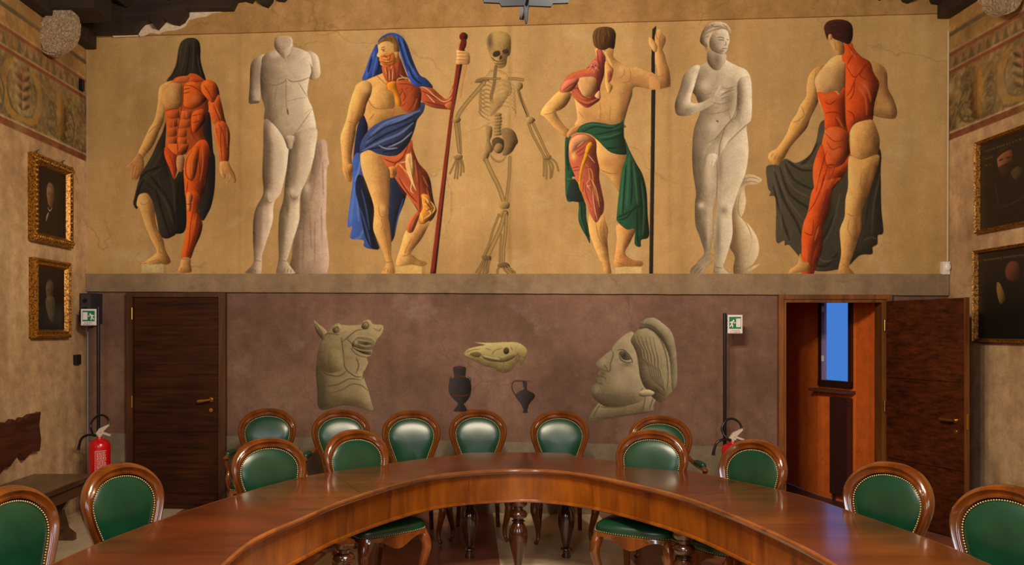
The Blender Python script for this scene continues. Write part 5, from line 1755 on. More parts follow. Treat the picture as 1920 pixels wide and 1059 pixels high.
    c.f('1400 1300,1460 1310,1485 1380,1515 1410,1500 1450,1440 1500,1395 1515,1385 1450,1410 1400', (206, 132, 48), .5, 14)
    c.lines('1410 1310,1450 1350,1420 1380;1470 1350,1500 1400,1480 1440;1430 1400,1470 1440,1420 1480;1400 1440,1410 1500', 9, (240, 206, 130), .85)
    c.lines('1430 1350,1470 1400;1440 1420,1480 1400;1400 1320,1395 1400', 9, (84, 44, 24), .75)
    # skin leg
    c.f('945 990,1000 968,1070 980,1120 1060,1160 1110,1166 1190,1160 1350,1150 1450,1165 1530,1175 1640,1175 1760,1190 1810,1198 1893,1150 1898,1103 1888,1108 1870,1135 1820,1128 1780,1085 1660,1040 1560,1045 1400,1000 1250,955 1120', SKIN, .42, 36)
    c.b(1000, 1120, 30, 130, SKL, .55, -6); c.b(1120, 1250, 34, 160, (182, 130, 80), .55); c.b(1065, 1560, 20, 110, SKL, .4, -8)
    c.b(1105, 1400, 26, 34, SKL, .6)
    c.lines('1080 1380,1085 1440,1110 1470,1135 1440,1140 1390;1100 1480,1110 1520,1100 1560;1125 1560,1150 1680,1160 1790;1120 1810,1190 1800;1120 1870,1130 1850;1145 1880,1152 1855;1165 1888,1172 1862', 7, SKD, .6)
    c.b(1150, 1600, 14, 120, (176, 122, 74), .5, -3)
    # lower bent leg
    c.f('1370 1490,1400 1530,1462 1495,1440 1560,1395 1640,1322 1735,1345 1760,1385 1790,1435 1805,1440 1822,1400 1836,1330 1822,1250 1832,1212 1830,1210 1800,1245 1690,1285 1570', SKIN, .42, 26)
    c.b(1370, 1600, 16, 90, (178, 118, 72), .6, 28); c.b(1270, 1780, 34, 30, SKL, .4)
    c.lines('1330 1620,1290 1700,1275 1750;1260 1760,1290 1755,1310 1735;1400 1820,1390 1800;1415 1815,1408 1798', 7, SKD, .6)
    c.f('1385 1430,1365 1430,1320 1480,1290 1540,1300 1582,1335 1580,1360 1530,1385 1460', (184, 96, 56), .5, 16)
    c.lines('1360 1450,1325 1510,1310 1570;1375 1460,1345 1520,1330 1575', 5, MUD, .6)
    c.part('cloak')
    c.f('1070 160,1095 122,1145 92,1200 88,1265 125,1305 200,1340 300,1388 400,1440 432,1488 496,1420 490,1350 485,1310 430,1270 330,1238 230,1222 150,1180 105,1120 120', (44, 76, 168), .5, 26)
    c.lines('1240 120,1280 220,1320 330,1370 420;1210 110,1250 200,1285 320,1320 410', 16, BL, .5)
    c.lines('1270 150,1300 250,1340 350;1300 330,1340 420,1400 470;1225 130,1260 240,1300 370', 16, BD, .7)
    c.f('1395 610,1428 620,1415 680,1370 740,1350 810,1310 910,1240 990,1170 1012,1080 995,1010 965,975 975,938 985,950 900,1010 810,1080 760,1200 712,1320 685,1390 645', (52, 66, 110), .4, 34)
    c.lines('1390 670,1250 720,1120 770,1020 850;1340 760,1240 840,1100 900,960 970;1330 700,1200 760,1080 820,990 910', 18, (118, 138, 196), .65)
    c.lines('1380 690,1260 750,1120 800,1000 890;1350 800,1260 880,1150 930,1000 960;1310 900,1220 960,1110 980;1360 740,1240 800,1110 860,980 940', 16, (18, 24, 44), .75)
    c.lines('1330 830,1250 900,1150 945;1080 930,1140 955,1220 950', 12, (180, 190, 214), .6)
    c.part('staff')
    c.f('1688 170,1730 170,1722 250,1640 700,1510 1892,1465 1892,1600 800,1665 300', (112, 36, 22), .6, 12, sharp=True)
    c.f([(1717 + 32 * math.cos(t), 115 + 32 * math.sin(t)) for t in np.linspace(0, 6.28, 13)[:-1]], (84, 24, 18), .7, 12)
    c.f('1700 140,1738 140,1730 200,1690 200', (100, 30, 20), .4, 8)
    c.lines('1700 220,1620 800,1490 1870', 8, (160, 66, 44), .6)
    c.part('body')
    c.f('1665 215,1700 222,1735 225,1762 250,1758 320,1700 322,1662 318,1665 260', (218, 168, 104), .35, 12)
    c.lines('1668 238,1740 236;1664 262,1750 262;1664 288,1752 290', 6, SKD, .75)
    c.f('1575 625,1625 600,1632 650,1600 655', (188, 100, 50), .3, 8)
    c.part('block')
    c.f('1207 1838,1250 1838,1330 1826,1405 1838,1406 1893,1205 1893', (222, 184, 112), 0, sharp=True, ol=.1)
    c.f('1404 1838,1432 1832,1428 1893,1404 1893', (182, 140, 84), 0, sharp=True, ol=.1)
    return c


def fig_skeleton():
    c = Canvas(838, 54, 1062, 518, RES, (820, 40), L=(.8, .4), seed=4)
    c.part('skeleton')
    BO = (158, 128, 78); D = (86, 68, 42)
    c.f('368 160,375 120,410 85,460 75,520 85,550 120,553 190,545 250,525 270,515 330,480 352,440 340,415 300,385 230', (176, 144, 86), .35, 30, ol=.35)
    c.b(395, 150, 26, 80, (104, 82, 54), .7); c.b(480, 130, 50, 40, (190, 158, 98), .5)
    c.f('415 245,430 225,465 222,470 250,440 268,420 262', (66, 50, 36), .2, 8); c.f('492 215,525 208,535 235,510 245,492 235', (66, 50, 36), .2, 8)
    c.f('470 262,482 256,485 280,465 288', (60, 44, 32), .1, 6)
    c.lines('415 290,460 300,510 290;430 315,470 322,510 310;405 270,430 290;425 335,430 350,470 358,500 345', 7, (80, 60, 42), .8)
    c.lines('450 305,450 320;465 307,465 322;480 307,480 320;495 303,495 318', 4, (120, 96, 60), .7)
    # spine
    c.s_('440 340,432 400,425 480,405 560,410 600', 26, (98, 80, 52), .75, over=False, taper=False)
    for i in range(12):
        y = 350 + i * 21; x = 440 - i * 2.4
        c.s_([(x - 13, y), (x, y + 4), (x + 13, y)], 6, (70, 54, 36), .6)
    for i in range(7):
        y = 690 + i * 24; x = 452 + 3 * math.sin(i)
        c.f([(x - 24, y), (x + 22, y - 2), (x + 26, y + 20), (x - 22, y + 21)], BO, .4, 6, ol=.5)
        c.s_([(x - 26, y + 21), (x + 26, y + 20)], 5, D, .7)
    # clavicles, scapula
    c.bone('295 445,340 430,400 432,470 430', 10); c.bone('540 430,590 432,640 440', 16)
    c.f('275 460,320 432,390 440,350 458,300 462', (124, 100, 62), .3, 8, ol=.4)
    c.lines('370 400,400 375,470 370,520 400,520 430', 8, (150, 122, 76), .6, over=False)
    c.f('480 440,540 440,560 520,540 560,505 540,490 490', (172, 142, 90), .2, 14, ol=.3, al=.8)
    # ribs
    for i in range(7):
        y = 450 + i * 32; k = i * 5
        c.s_([(415, y + 18), (370, y - 8 + 4), (325 - k * .4 + (4 if i > 4 else 0), y + 22), (330, y + 62), (372 + i * 4, y + 92 + i * 2)], 12, (152, 124, 76), .85, over=False)
        c.s_([(415, y + 24), (372, y + 2), (332 - k * .4, y + 32), (338, y + 70)], 4, D, .65)
    for i in range(7):
        y = 450 + i * 32
        c.s_([(440, y + 10), (500, y - 8), (560 + i * 4, y + 20), (585, y + 70), (560, y + 110 - i * 3)], 10, (160, 132, 82), .6, over=False)
        c.s_([(500, y - 2), (560 + i * 4, y + 28), (578, y + 72)], 3.5, D, .45)
    c.f('400 600,440 570,520 520,530 560,480 640,420 700,395 705', (160, 130, 80), .2, 14, ol=.4, al=.7)
    c.lines('400 700,450 650,520 570;340 700,350 740;500 610,540 650,560 710;520 600,570 650,590 690', 6, D, .6)
    # arms
    c.bone('350 460,300 520,230 600,170 680,150 720', 24); c.bone('135 740,150 860,165 980', 18); c.bone('160 750,172 860,178 990', 8)
    c.f('112 735,140 715,175 730,165 755,125 760', BO, .4, 8, ol=.5)
    c.bone('600 470,620 560,660 660,690 740', 16); c.lines('605 500,640 620,680 720', 8, (64, 50, 36), .75)
    c.f('580 470,610 452,640 470,635 505,600 515', (160, 132, 84), .4, 8, ol=.4)
    c.f('668 725,700 715,735 740,700 770,672 760', BO, .4, 8, ol=.5)
    c.bone('685 770,720 860,770 950,800 1010', 12); c.bone('720 770,760 850,800 940,830 1000', 12)
    for (x, y, s) in ((155, 1010, -1), (820, 1010, 1)):
        c.f([(x - 30, y), (x + 28, y - 8), (x + 30, y + 22), (x - 20, y + 28)], (140, 112, 68), .3, 6, ol=.5)
    for q in ('140 1040,118 1090,95 1140', '150 1040,140 1110,130 1175', '160 1042,158 1110,150 1178', '172 1040,180 1090,175 1155', '180 1030,195 1080,198 1130',
              '800 1035,800 1100,798 1160', '815 1040,820 1110,818 1178', '830 1040,850 1110,848 1175', '840 1035,868 1090,858 1165', '850 1025,890 1060,908 1120'):
        c.bone(q, 6)
    # pelvis
    c.f('365 800,390 785,412 800,408 860,395 900,420 960,390 990,360 960,372 880', (146, 118, 72), .4, 14, ol=.45)
    c.f('480 810,530 798,580 830,605 900,590 930,560 980,520 1005,490 1000,500 930,485 860', (124, 100, 64), .4, 20, ol=.45)
    c.f('412 890,450 868,490 885,500 940,480 985,440 985,415 940', (84, 66, 44), .3, 12, ol=.4)
    c.f('425 950,450 915,490 930,480 970,440 982', (150, 122, 76), .3, 10)
    c.lines('390 990,430 1040,480 1050,520 1010', 16, (150, 122, 76), .9, over=False)
    c.lines('390 1000,430 1050,480 1060;412 890,450 868,490 885,505 930', 6, D, .7)
    # legs
    c.f('330 990,360 965,390 985,380 1030,350 1050,325 1020', BO, .4, 10, ol=.5)
    c.bone('365 1040,410 1140,460 1240,505 1372', 26); c.bone('545 1020,540 1150,528 1260,512 1380', 18, al=.85)
    c.f('470 1360,500 1350,540 1358,538 1400,505 1408,472 1400', BO, .4, 10, ol=.5)
    c.f('460 1430,500 1410,530 1425,528 1465,490 1475,452 1455', BO, .4, 10, ol=.5)
    c.bone('508 1435,474 1550,424 1660,370 1775', 26); c.bone('462 1450,420 1560,385 1680,350 1755', 9)
    c.bone('518 1455,510 1600,498 1700,493 1825', 18); c.bone('480 1600,472 1700,468 1800', 8)
    c.f('335 1760,400 1760,402 1790,385 1800,345 1790', (112, 90, 54), .3, 8, ol=.5)
    c.f('460 1815,520 1808,545 1840,500 1850,455 1840', (112, 90, 54), .3, 8, ol=.5)
    for q in ('345 1790,318 1840,292 1880', '355 1795,335 1850,312 1890', '368 1795,355 1850,345 1888', '380 1795,372 1850,368 1888', '390 1790,384 1840,380 1880',
              '465 1840,450 1870,452 1888', '490 1845,510 1870,530 1888', '510 1845,540 1870,560 1885', '525 1835,555 1860,580 1885'):
        c.bone(q, 7, dark=(70, 54, 34))
    return c


def fig_green():
    c = Canvas(1008, 46, 1262, 518, RES, (820, 40), L=(.9, .4), seed=5)
    G = (34, 76, 52); GD = (14, 34, 26); GL = (74, 122, 86)
    c.part('drape')
    c.f('960 880,1000 860,1050 1000,1050 1150,1010 1170,1060 1250,1110 1350,1120 1480,1140 1580,1145 1665,1120 1620,1060 1500,1055 1350,970 1340,958 1100', G, .4, 30)
    c.lines('985 900,975 1000,985 1120;1010 1190,990 1290,1080 1340;1080 1370,1085 1500,1130 1610', 18, GD, .7)
    c.lines('970 1180,1020 1185;1000 960,990 1060;1070 1380,1075 1480,1110 1580', 12, GL, .5)
    c.f('975 1330,1000 1210,1040 1190,1100 1345', (34, 46, 44), .3, 14)
    c.part('body')
    # thigh seen behind the drape, right leg
    c.f('1190 880,1300 900,1420 990,1415 1100,1380 1200,1365 1280,1330 1230,1280 1160,1210 1110,1185 1000', SKIN, .35, 40)
    c.b(1290, 1060, 90, 50, (186, 128, 76), .5); c.b(1270, 960, 60, 50, SKL, .5)
    c.lines('1215 1110,1290 1140,1380 1140', 9, SKD, .6)
    c.f('1350 1520,1480 1550,1455 1640,1410 1720,1420 1760,1470 1790,1535 1800,1535 1835,1470 1842,1400 1838,1330 1848,1315 1830,1330 1760,1345 1640', (206, 146, 84), .4, 26)
    c.b(1375, 1650, 20, 90, SKL, .5); c.lines('1385 1740,1370 1770,1400 1765;1490 1835,1500 1815;1515 1835,1520 1815;1350 1810,1420 1830', 7, SKD, .6)
    # back
    c.f('1190 200,1315 200,1320 265,1370 310,1440 345,1500 345,1560 370,1640 405,1650 380,1635 300,1615 220,1600 190,1586 165,1588 120,1612 130,1645 65,1675 60,1680 90,1712 120,1708 165,1690 210,1700 240,1720 310,1742 380,1748 480,1725 495,1620 512,1480 492,1460 560,1430 650,1400 760,1390 800,1050 790,1050 720,1020 560,960 520,1000 400,1100 360,1190 290', (212, 162, 98), .4, 30)
    c.lines('1645 70,1640 110,1660 140;1680 90,1665 140,1670 190;1590 125,1610 165,1650 180;1706 130,1690 170', 5, SKD, .7)
    c.b(1340, 400, 60, 60, (190, 136, 84), .45); c.b(1380, 360, 30, 40, SKL, .6); c.b(1660, 330, 16, 70, SKL, .5, -8); c.b(1690, 380, 22, 90, (182, 122, 74), .5, -8)
    c.b(1500, 440, 80, 30, (186, 130, 80), .5); c.b(1330, 620, 50, 120, SKL, .35); c.b(1420, 560, 24, 120, (178, 122, 74), .55, 14)
    c.b(1120, 700, 60, 60, (186, 136, 88), .5)
    c.lines('1440 350,1450 400,1440 450,1370 460;1215 600,1225 680,1215 760;1300 640,1290 740;1480 490,1540 500,1620 510;1620 400,1660 415,1700 400;1360 430,1400 400,1400 360;1060 680,1100 720', 7, SKD, .5)
    # arm akimbo
    c.f('930 515,1005 540,975 620,930 660,890 680,915 730,960 790,1000 825,985 870,940 850,870 790,800 715,775 700,785 660,850 580', (214, 164, 94), .45, 22)
    c.b(850, 620, 40, 24, SKL, .6, -45); c.b(920, 770, 50, 26, (176, 124, 76), .5, 50); c.lines('800 700,850 690,890 675;880 690,920 660', 6, SKD, .6)
    c.f('985 820,1040 780,1095 780,1100 795,1060 825,1010 850,985 872,968 860', (200, 144, 86), .3, 10)
    c.lines('1000 825,1050 795,1090 788;1005 850,1060 815', 5, SKD, .7)
    # flayed shoulder
    P = (176, 84, 66); PD = (110, 40, 34); PL = (220, 148, 110)
    c.f('1195 215,1250 200,1262 280,1250 400,1220 500,1222 580,1180 620,1120 648,1060 610,1010 555,1000 525,920 530,950 440,1010 385,1110 355,1170 290,1195 260', P, .45, 26)
    c.f('1060 430,1140 415,1190 430,1190 500,1150 555,1090 560,1060 500', (206, 156, 100), .35, 16)
    c.f('925 528,960 450,1060 425,1040 480,1000 525', (192, 110, 80), .5, 14)
    c.lines('940 440,1010 395,1110 380,1180 370', 20, (208, 122, 48), .8)
    c.lines('1010 540,1060 590,1130 610,1200 580;1030 520,1080 570,1150 575', 15, (204, 116, 56), .75)
    c.lines('1200 230,1210 340,1200 430;1230 220,1240 340,1220 450,1190 520;1160 310,1180 370;1120 350,1190 330;940 520,1010 470,1060 450;1000 520,1050 500,1090 560,1150 580,1210 540;1060 600,1130 630,1190 600;1215 300,1225 420', 8, PD, .75)
    c.lines('1140 350,1180 300,1210 330;1150 370,1200 340;1170 390,1190 350,1210 370;1130 370,1160 330,1180 340', 4, (232, 180, 150), .85)
    c.lines('1240 210,1280 280,1310 350', 18, (234, 190, 116), .95); c.f('1262 300,1310 345,1320 370,1300 450,1270 440,1255 380', (224, 164, 96), .4, 10)
    c.f('1262 400,1300 380,1285 450,1315 490,1285 545,1260 480', (226, 172, 96), .4, 10); c.f('1275 390,1305 375,1290 460', (182, 90, 78), .3, 6)
    c.lines('1290 545,1250 580,1230 640', 14, (224, 160, 98), .8); c.f('1180 560,1215 520,1218 580', (232, 170, 120), .3, 6)
    # flayed hip and leg
    c.f('990 900,1020 855,1080 840,1140 855,1190 900,1195 1000,1215 1100,1215 1180,1235 1280,1250 1360,1245 1430,1225 1460,1190 1510,1150 1450,1110 1340,1050 1200,1000 1080,985 990', (178, 88, 60), .45, 34)
    c.f('995 905,1030 862,1100 850,1150 880,1120 900,1060 930,1020 980,1000 1000,988 960', (214, 150, 104), .35, 14)
    c.b(1020, 1010, 20, 30, (240, 200, 120), .9)
    c.f('1120 930,1150 905,1165 930,1135 990,1120 1040,1090 1110,1075 1230,1085 1290,1060 1230,1070 1110,1100 1010', (222, 150, 36), .4, 10)
    c.lines('1080 1230,1090 1300,1130 1400;1110 1070,1160 1130,1170 1230,1200 1340', 9, (216, 132, 50), .85)
    c.lines('1030 970,1100 910;1040 990,1110 940;1060 1010,1110 980;1110 1100,1190 1090;1140 1180,1110 1260,1150 1390;1190 1120,1220 1260,1235 1400;1100 1200,1090 1280;1170 1000,1190 1090;1010 1100,1060 1090;1015 1120,1065 1115;1160 1260,1190 1400,1190 1490;1210 1200,1225 1330', 7, PD, .7)
    c.lines('1130 1000,1180 1060;1130 1100,1140 1180,1120 1220,1150 1270;1165 1260,1175 1380,1200 1490;1150 1180,1190 1260,1215 1390;1120 1240,1150 1230;1050 940,1100 900', 5, (240, 200, 170), .85)
    c.f('1140 1440,1190 1510,1245 1440,1262 1500,1280 1560,1275 1640,1282 1720,1290 1790,1300 1850,1302 1893,1252 1893,1240 1840,1205 1760,1160 1650,1135 1560', SKIN, .42, 26)
    c.b(1180, 1580, 18, 80, SKL, .5, -12); c.b(1265, 1560, 12, 80, (190, 132, 80), .5, -6)
    c.lines('1190 1510,1205 1600,1250 1700;1230 1500,1225 1600,1260 1700;1235 1800,1230 1840,1245 1850;1290 1800,1280 1850', 7, SKD, .55)
    # head from behind
    c.f('1165 100,1190 55,1250 40,1310 50,1338 90,1335 150,1325 205,1290 200,1250 215,1200 205,1172 170', (92, 62, 34), .5, 24)
    c.lines('1200 70,1190 120,1200 190;1230 55,1215 110,1230 190;1260 50,1270 110,1255 200;1290 60,1310 120,1300 190;1240 90,1260 140,1240 180;1320 90,1325 150', 6, (54, 34, 20), .7)
    c.lines('1215 70,1205 130;1280 70,1290 120;1250 100,1240 150', 6, (140, 104, 62), .6)
    c.part('drape')
    c.f('1045 830,1080 780,1160 755,1250 765,1310 775,1370 760,1395 742,1400 850,1405 880,1430 960,1420 998,1340 995,1280 970,1210 900,1150 850,1090 835', G, .45, 30)
    c.lines('1090 830,1180 790,1300 800,1390 760;1180 850,1290 830,1395 800;1230 890,1300 880,1395 850;1270 950,1340 950,1410 930', 12, GD, .65)
    c.lines('1060 815,1140 775,1240 780,1330 790;1200 870,1300 860,1380 830', 9, GL, .5)
    c.f('1400 870,1440 960,1490 1060,1540 1150,1570 1280,1578 1450,1588 1610,1530 1640,1525 1690,1480 1670,1478 1560,1420 1560,1350 1500,1345 1460,1360 1300,1385 1120,1420 990', G, .45, 34)
    c.lines('1440 1000,1430 1200,1420 1400;1470 1060,1490 1250,1500 1370;1400 1120,1385 1300,1370 1440;1530 1200,1550 1400,1540 1600', 16, GL, .45)
    c.lines('1455 1050,1460 1250,1450 1380;1415 1080,1400 1280,1390 1450;1510 1150,1525 1300,1530 1400;1360 1490,1420 1470,1480 1400,1540 1380;1500 1400,1500 1600,1510 1670;1350 1470,1400 1450,1450 1420', 14, GD, .65)
    c.part('pole')
    c.f('1612 60,1640 32,1643 52,1630 120,1632 400,1636 520,1630 1000,1618 1893,1588 1893,1600 1000,1604 540,1604 300', (40, 34, 30), .3, 10, sharp=True)
    c.part('body')
    c.f('1586 120,1612 130,1630 150,1650 190,1640 230,1620 225,1600 190', (218, 168, 100), .3, 10)
    c.f('1590 385,1640 402,1660 420,1670 505,1620 512,1590 505', (206, 152, 92), .05, 10, ol=0)
    c.part('block')
    c.f('1330 1846,1400 1840,1535 1838,1535 1893,1330 1893', (222, 192, 132), 0, sharp=True, ol=.1)
    return c


def fig_statue():
    c = Canvas(1262, 34, 1436, 520, RES, (1100, 30), L=(-.8, .45), seed=6)
    M2 = (202, 186, 160)
    c.part('fish_support')
    c.f('1150 1280,1170 1205,1215 1185,1275 1200,1315 1228,1270 1262,1200 1270,1185 1300,1195 1390,1180 1470,1165 1510,1230 1580,1285 1680,1290 1780,1255 1850,1230 1880,1300 1860,1200 1930,1110 1935,1100 1880,1110 1800,1060 1700,1060 1500,1100 1330', (204, 182, 146), .35, 30, ol=.35)
    c.lines('1170 1230,1230 1210,1300 1228;1180 1250,1240 1240,1280 1250;1160 1300,1140 1380,1140 1480,1200 1560,1240 1680,1210 1800;1190 1900,1280 1850;1110 1900,1170 1880', 8, (150, 124, 94), .6)
    c.b(1100, 1640, 36, 160, (134, 100, 70), .7); c.b(1240, 1730, 26, 90, (226, 206, 172), .6)
    c.part('statue')
    # trunk
    c.f('920 330,1030 290,1050 330,1120 370,1190 400,1225 450,1238 540,1240 700,1232 780,1200 830,1212 960,1212 1050,1190 1180,1150 1280,1115 1380,1090 1480,1095 1620,1075 1720,1040 1830,1025 1880,1070 1925,1068 1932,960 1932,955 1880,960 1780,950 1650,965 1500,975 1420,978 1330,950 1440,945 1540,948 1620,935 1720,925 1800,945 1840,910 1870,890 1890,872 1932,780 1932,785 1890,820 1855,870 1800,880 1760,845 1650,815 1560,812 1400,820 1330,795 1150,792 980,805 850,840 750,850 700,815 600,790 560,800 450,800 380,870 360', M2, .4, 40)
    c.b(870, 520, 50, 60, MAL, .3)
    # shoulder and arm on the left
    c.f('800 375,850 375,830 450,810 520,780 640,850 650,920 615,960 580,1000 560,1050 560,1085 545,1105 545,1090 580,1060 620,980 640,900 690,820 730,740 750,680 742,662 700,665 640,700 540,730 440', (206, 190, 166), .45, 24)
    c.b(740, 560, 24, 100, (132, 118, 100), .5, 20); c.b(740, 710, 80, 24, (146, 130, 112), .6, -6)
    # lower arm on the right
    c.f('1225 460,1238 600,1236 740,1220 800,1160 850,1090 910,1050 960,1020 1010,1000 1060,960 1085,900 1080,870 1120,865 1105,890 1040,910 990,950 950,1000 880,1060 800,1120 740,1130 600,1140 480', (212, 196, 172), .4, 26)
    c.lines('1125 500,1130 620,1110 740,1040 830,960 930;1220 800,1140 870,1060 950', 8, MAD, .6)
    c.f('905 1045,950 1030,985 1050,965 1090,945 1130,928 1140,920 1120,905 1145,895 1130,880 1150,870 1140,885 1090', (222, 208, 186), .35, 10)
    c.lines('925 1080,905 1130;945 1085,930 1135;905 1075,880 1140', 5, MAD, .7)
    # body modelling
    c.b(1070, 620, 36, 110, (140, 122, 102), .6, 8); c.b(880, 800, 46, 120, (160, 144, 124), .55); c.b(950, 830, 46, 50, MAL, .5)
    c.b(900, 520, 44, 36, MAL, .6); c.b(1060, 510, 46, 36, (214, 200, 178), .6); c.b(1080, 420, 70, 40, MAL, .5); c.b(870, 420, 50, 30, (170, 154, 136), .4)
    c.b(960, 330, 40, 30, (120, 104, 88), .6); c.b(860, 950, 60, 80, (156, 140, 120), .6)
    c.lines('850 560,880 590,930 580;1010 530,1050 545,1110 530;870 720,930 735,1050 710,1070 690;1060 700,1080 780,1100 800;930 640,1000 660,1080 640;840 780,870 900,900 930;880 960,950 930,990 890;820 470,830 560,820 620', 7, (134, 118, 98), .6)
    c.lines('975 785,985 792', 12, (84, 68, 54), .8)
    c.lines('1005 520,985 555,965 590', 12, (226, 212, 190), .9); c.lines('1000 600,1060 570,1110 550;1010 620,1070 600;1015 585,1090 545', 6, MAD, .7)
    # legs
    c.b(830, 1150, 26, 170, (124, 108, 92), .65); c.b(920, 1150, 34, 160, MAL, .6); c.b(1000, 1120, 22, 170, (150, 134, 114), .6); c.b(1100, 1120, 40, 160, (220, 206, 182), .55)
    c.b(860, 1420, 26, 26, MAL, .7); c.b(1030, 1400, 30, 26, MAL, .7); c.b(1030, 1460, 26, 30, (132, 116, 98), .55); c.b(880, 1480, 24, 24, (150, 134, 114), .5)
    c.b(850, 1640, 28, 110, (126, 112, 96), .6, -10); c.b(915, 1640, 16, 90, MAL, .5); c.b(985, 1660, 20, 160, (140, 124, 106), .6); c.b(1055, 1620, 20, 120, MAL, .5)
    c.lines('975 1100,980 1200,975 1330,968 1440;950 1440,948 1560,950 1640;790 1900,830 1860;810 1925,850 1880;835 1928,870 1890;960 1880,1010 1890;1030 1885,1068 1925;1040 830,1000 960,990 1060', 7, MAD, .65)
    # neck and head
    c.f('920 260,1035 280,1045 325,1000 400,950 400,905 340', (186, 168, 146), .35, 20)
    c.b(975, 330, 30, 50, (128, 112, 94), .6)
    c.f('920 180,930 120,1000 90,1055 110,1068 150,1072 190,1062 220,1055 250,1035 280,1000 285,950 265,925 235', (208, 192, 168), .35, 18)
    c.f('850 170,870 110,910 60,970 42,1040 55,1082 105,1075 145,1050 105,1000 100,950 130,925 170,915 230,900 262,885 230,855 205', (196, 176, 146), .45, 16)
    c.lines('890 110,950 80,1040 85;880 140,940 110,1010 90;870 170,920 150;930 60,960 80,1010 70;1020 60,1060 95;860 150,880 190,900 240;900 90,960 60', 6, (120, 100, 78), .65)
    c.lines('980 165,1010 158,1030 172;1050 175,1066 180;1040 190,1045 215,1030 220;1010 248,1035 243,1050 245;985 180,1015 180,1030 185;1000 262,1030 262', 6, (92, 76, 60), .75)
    c.b(945, 225, 20, 40, (128, 112, 94), .55, -10)
    c.f('893 200,912 190,918 225,900 232', (190, 172, 146), .3, 6)
    return c


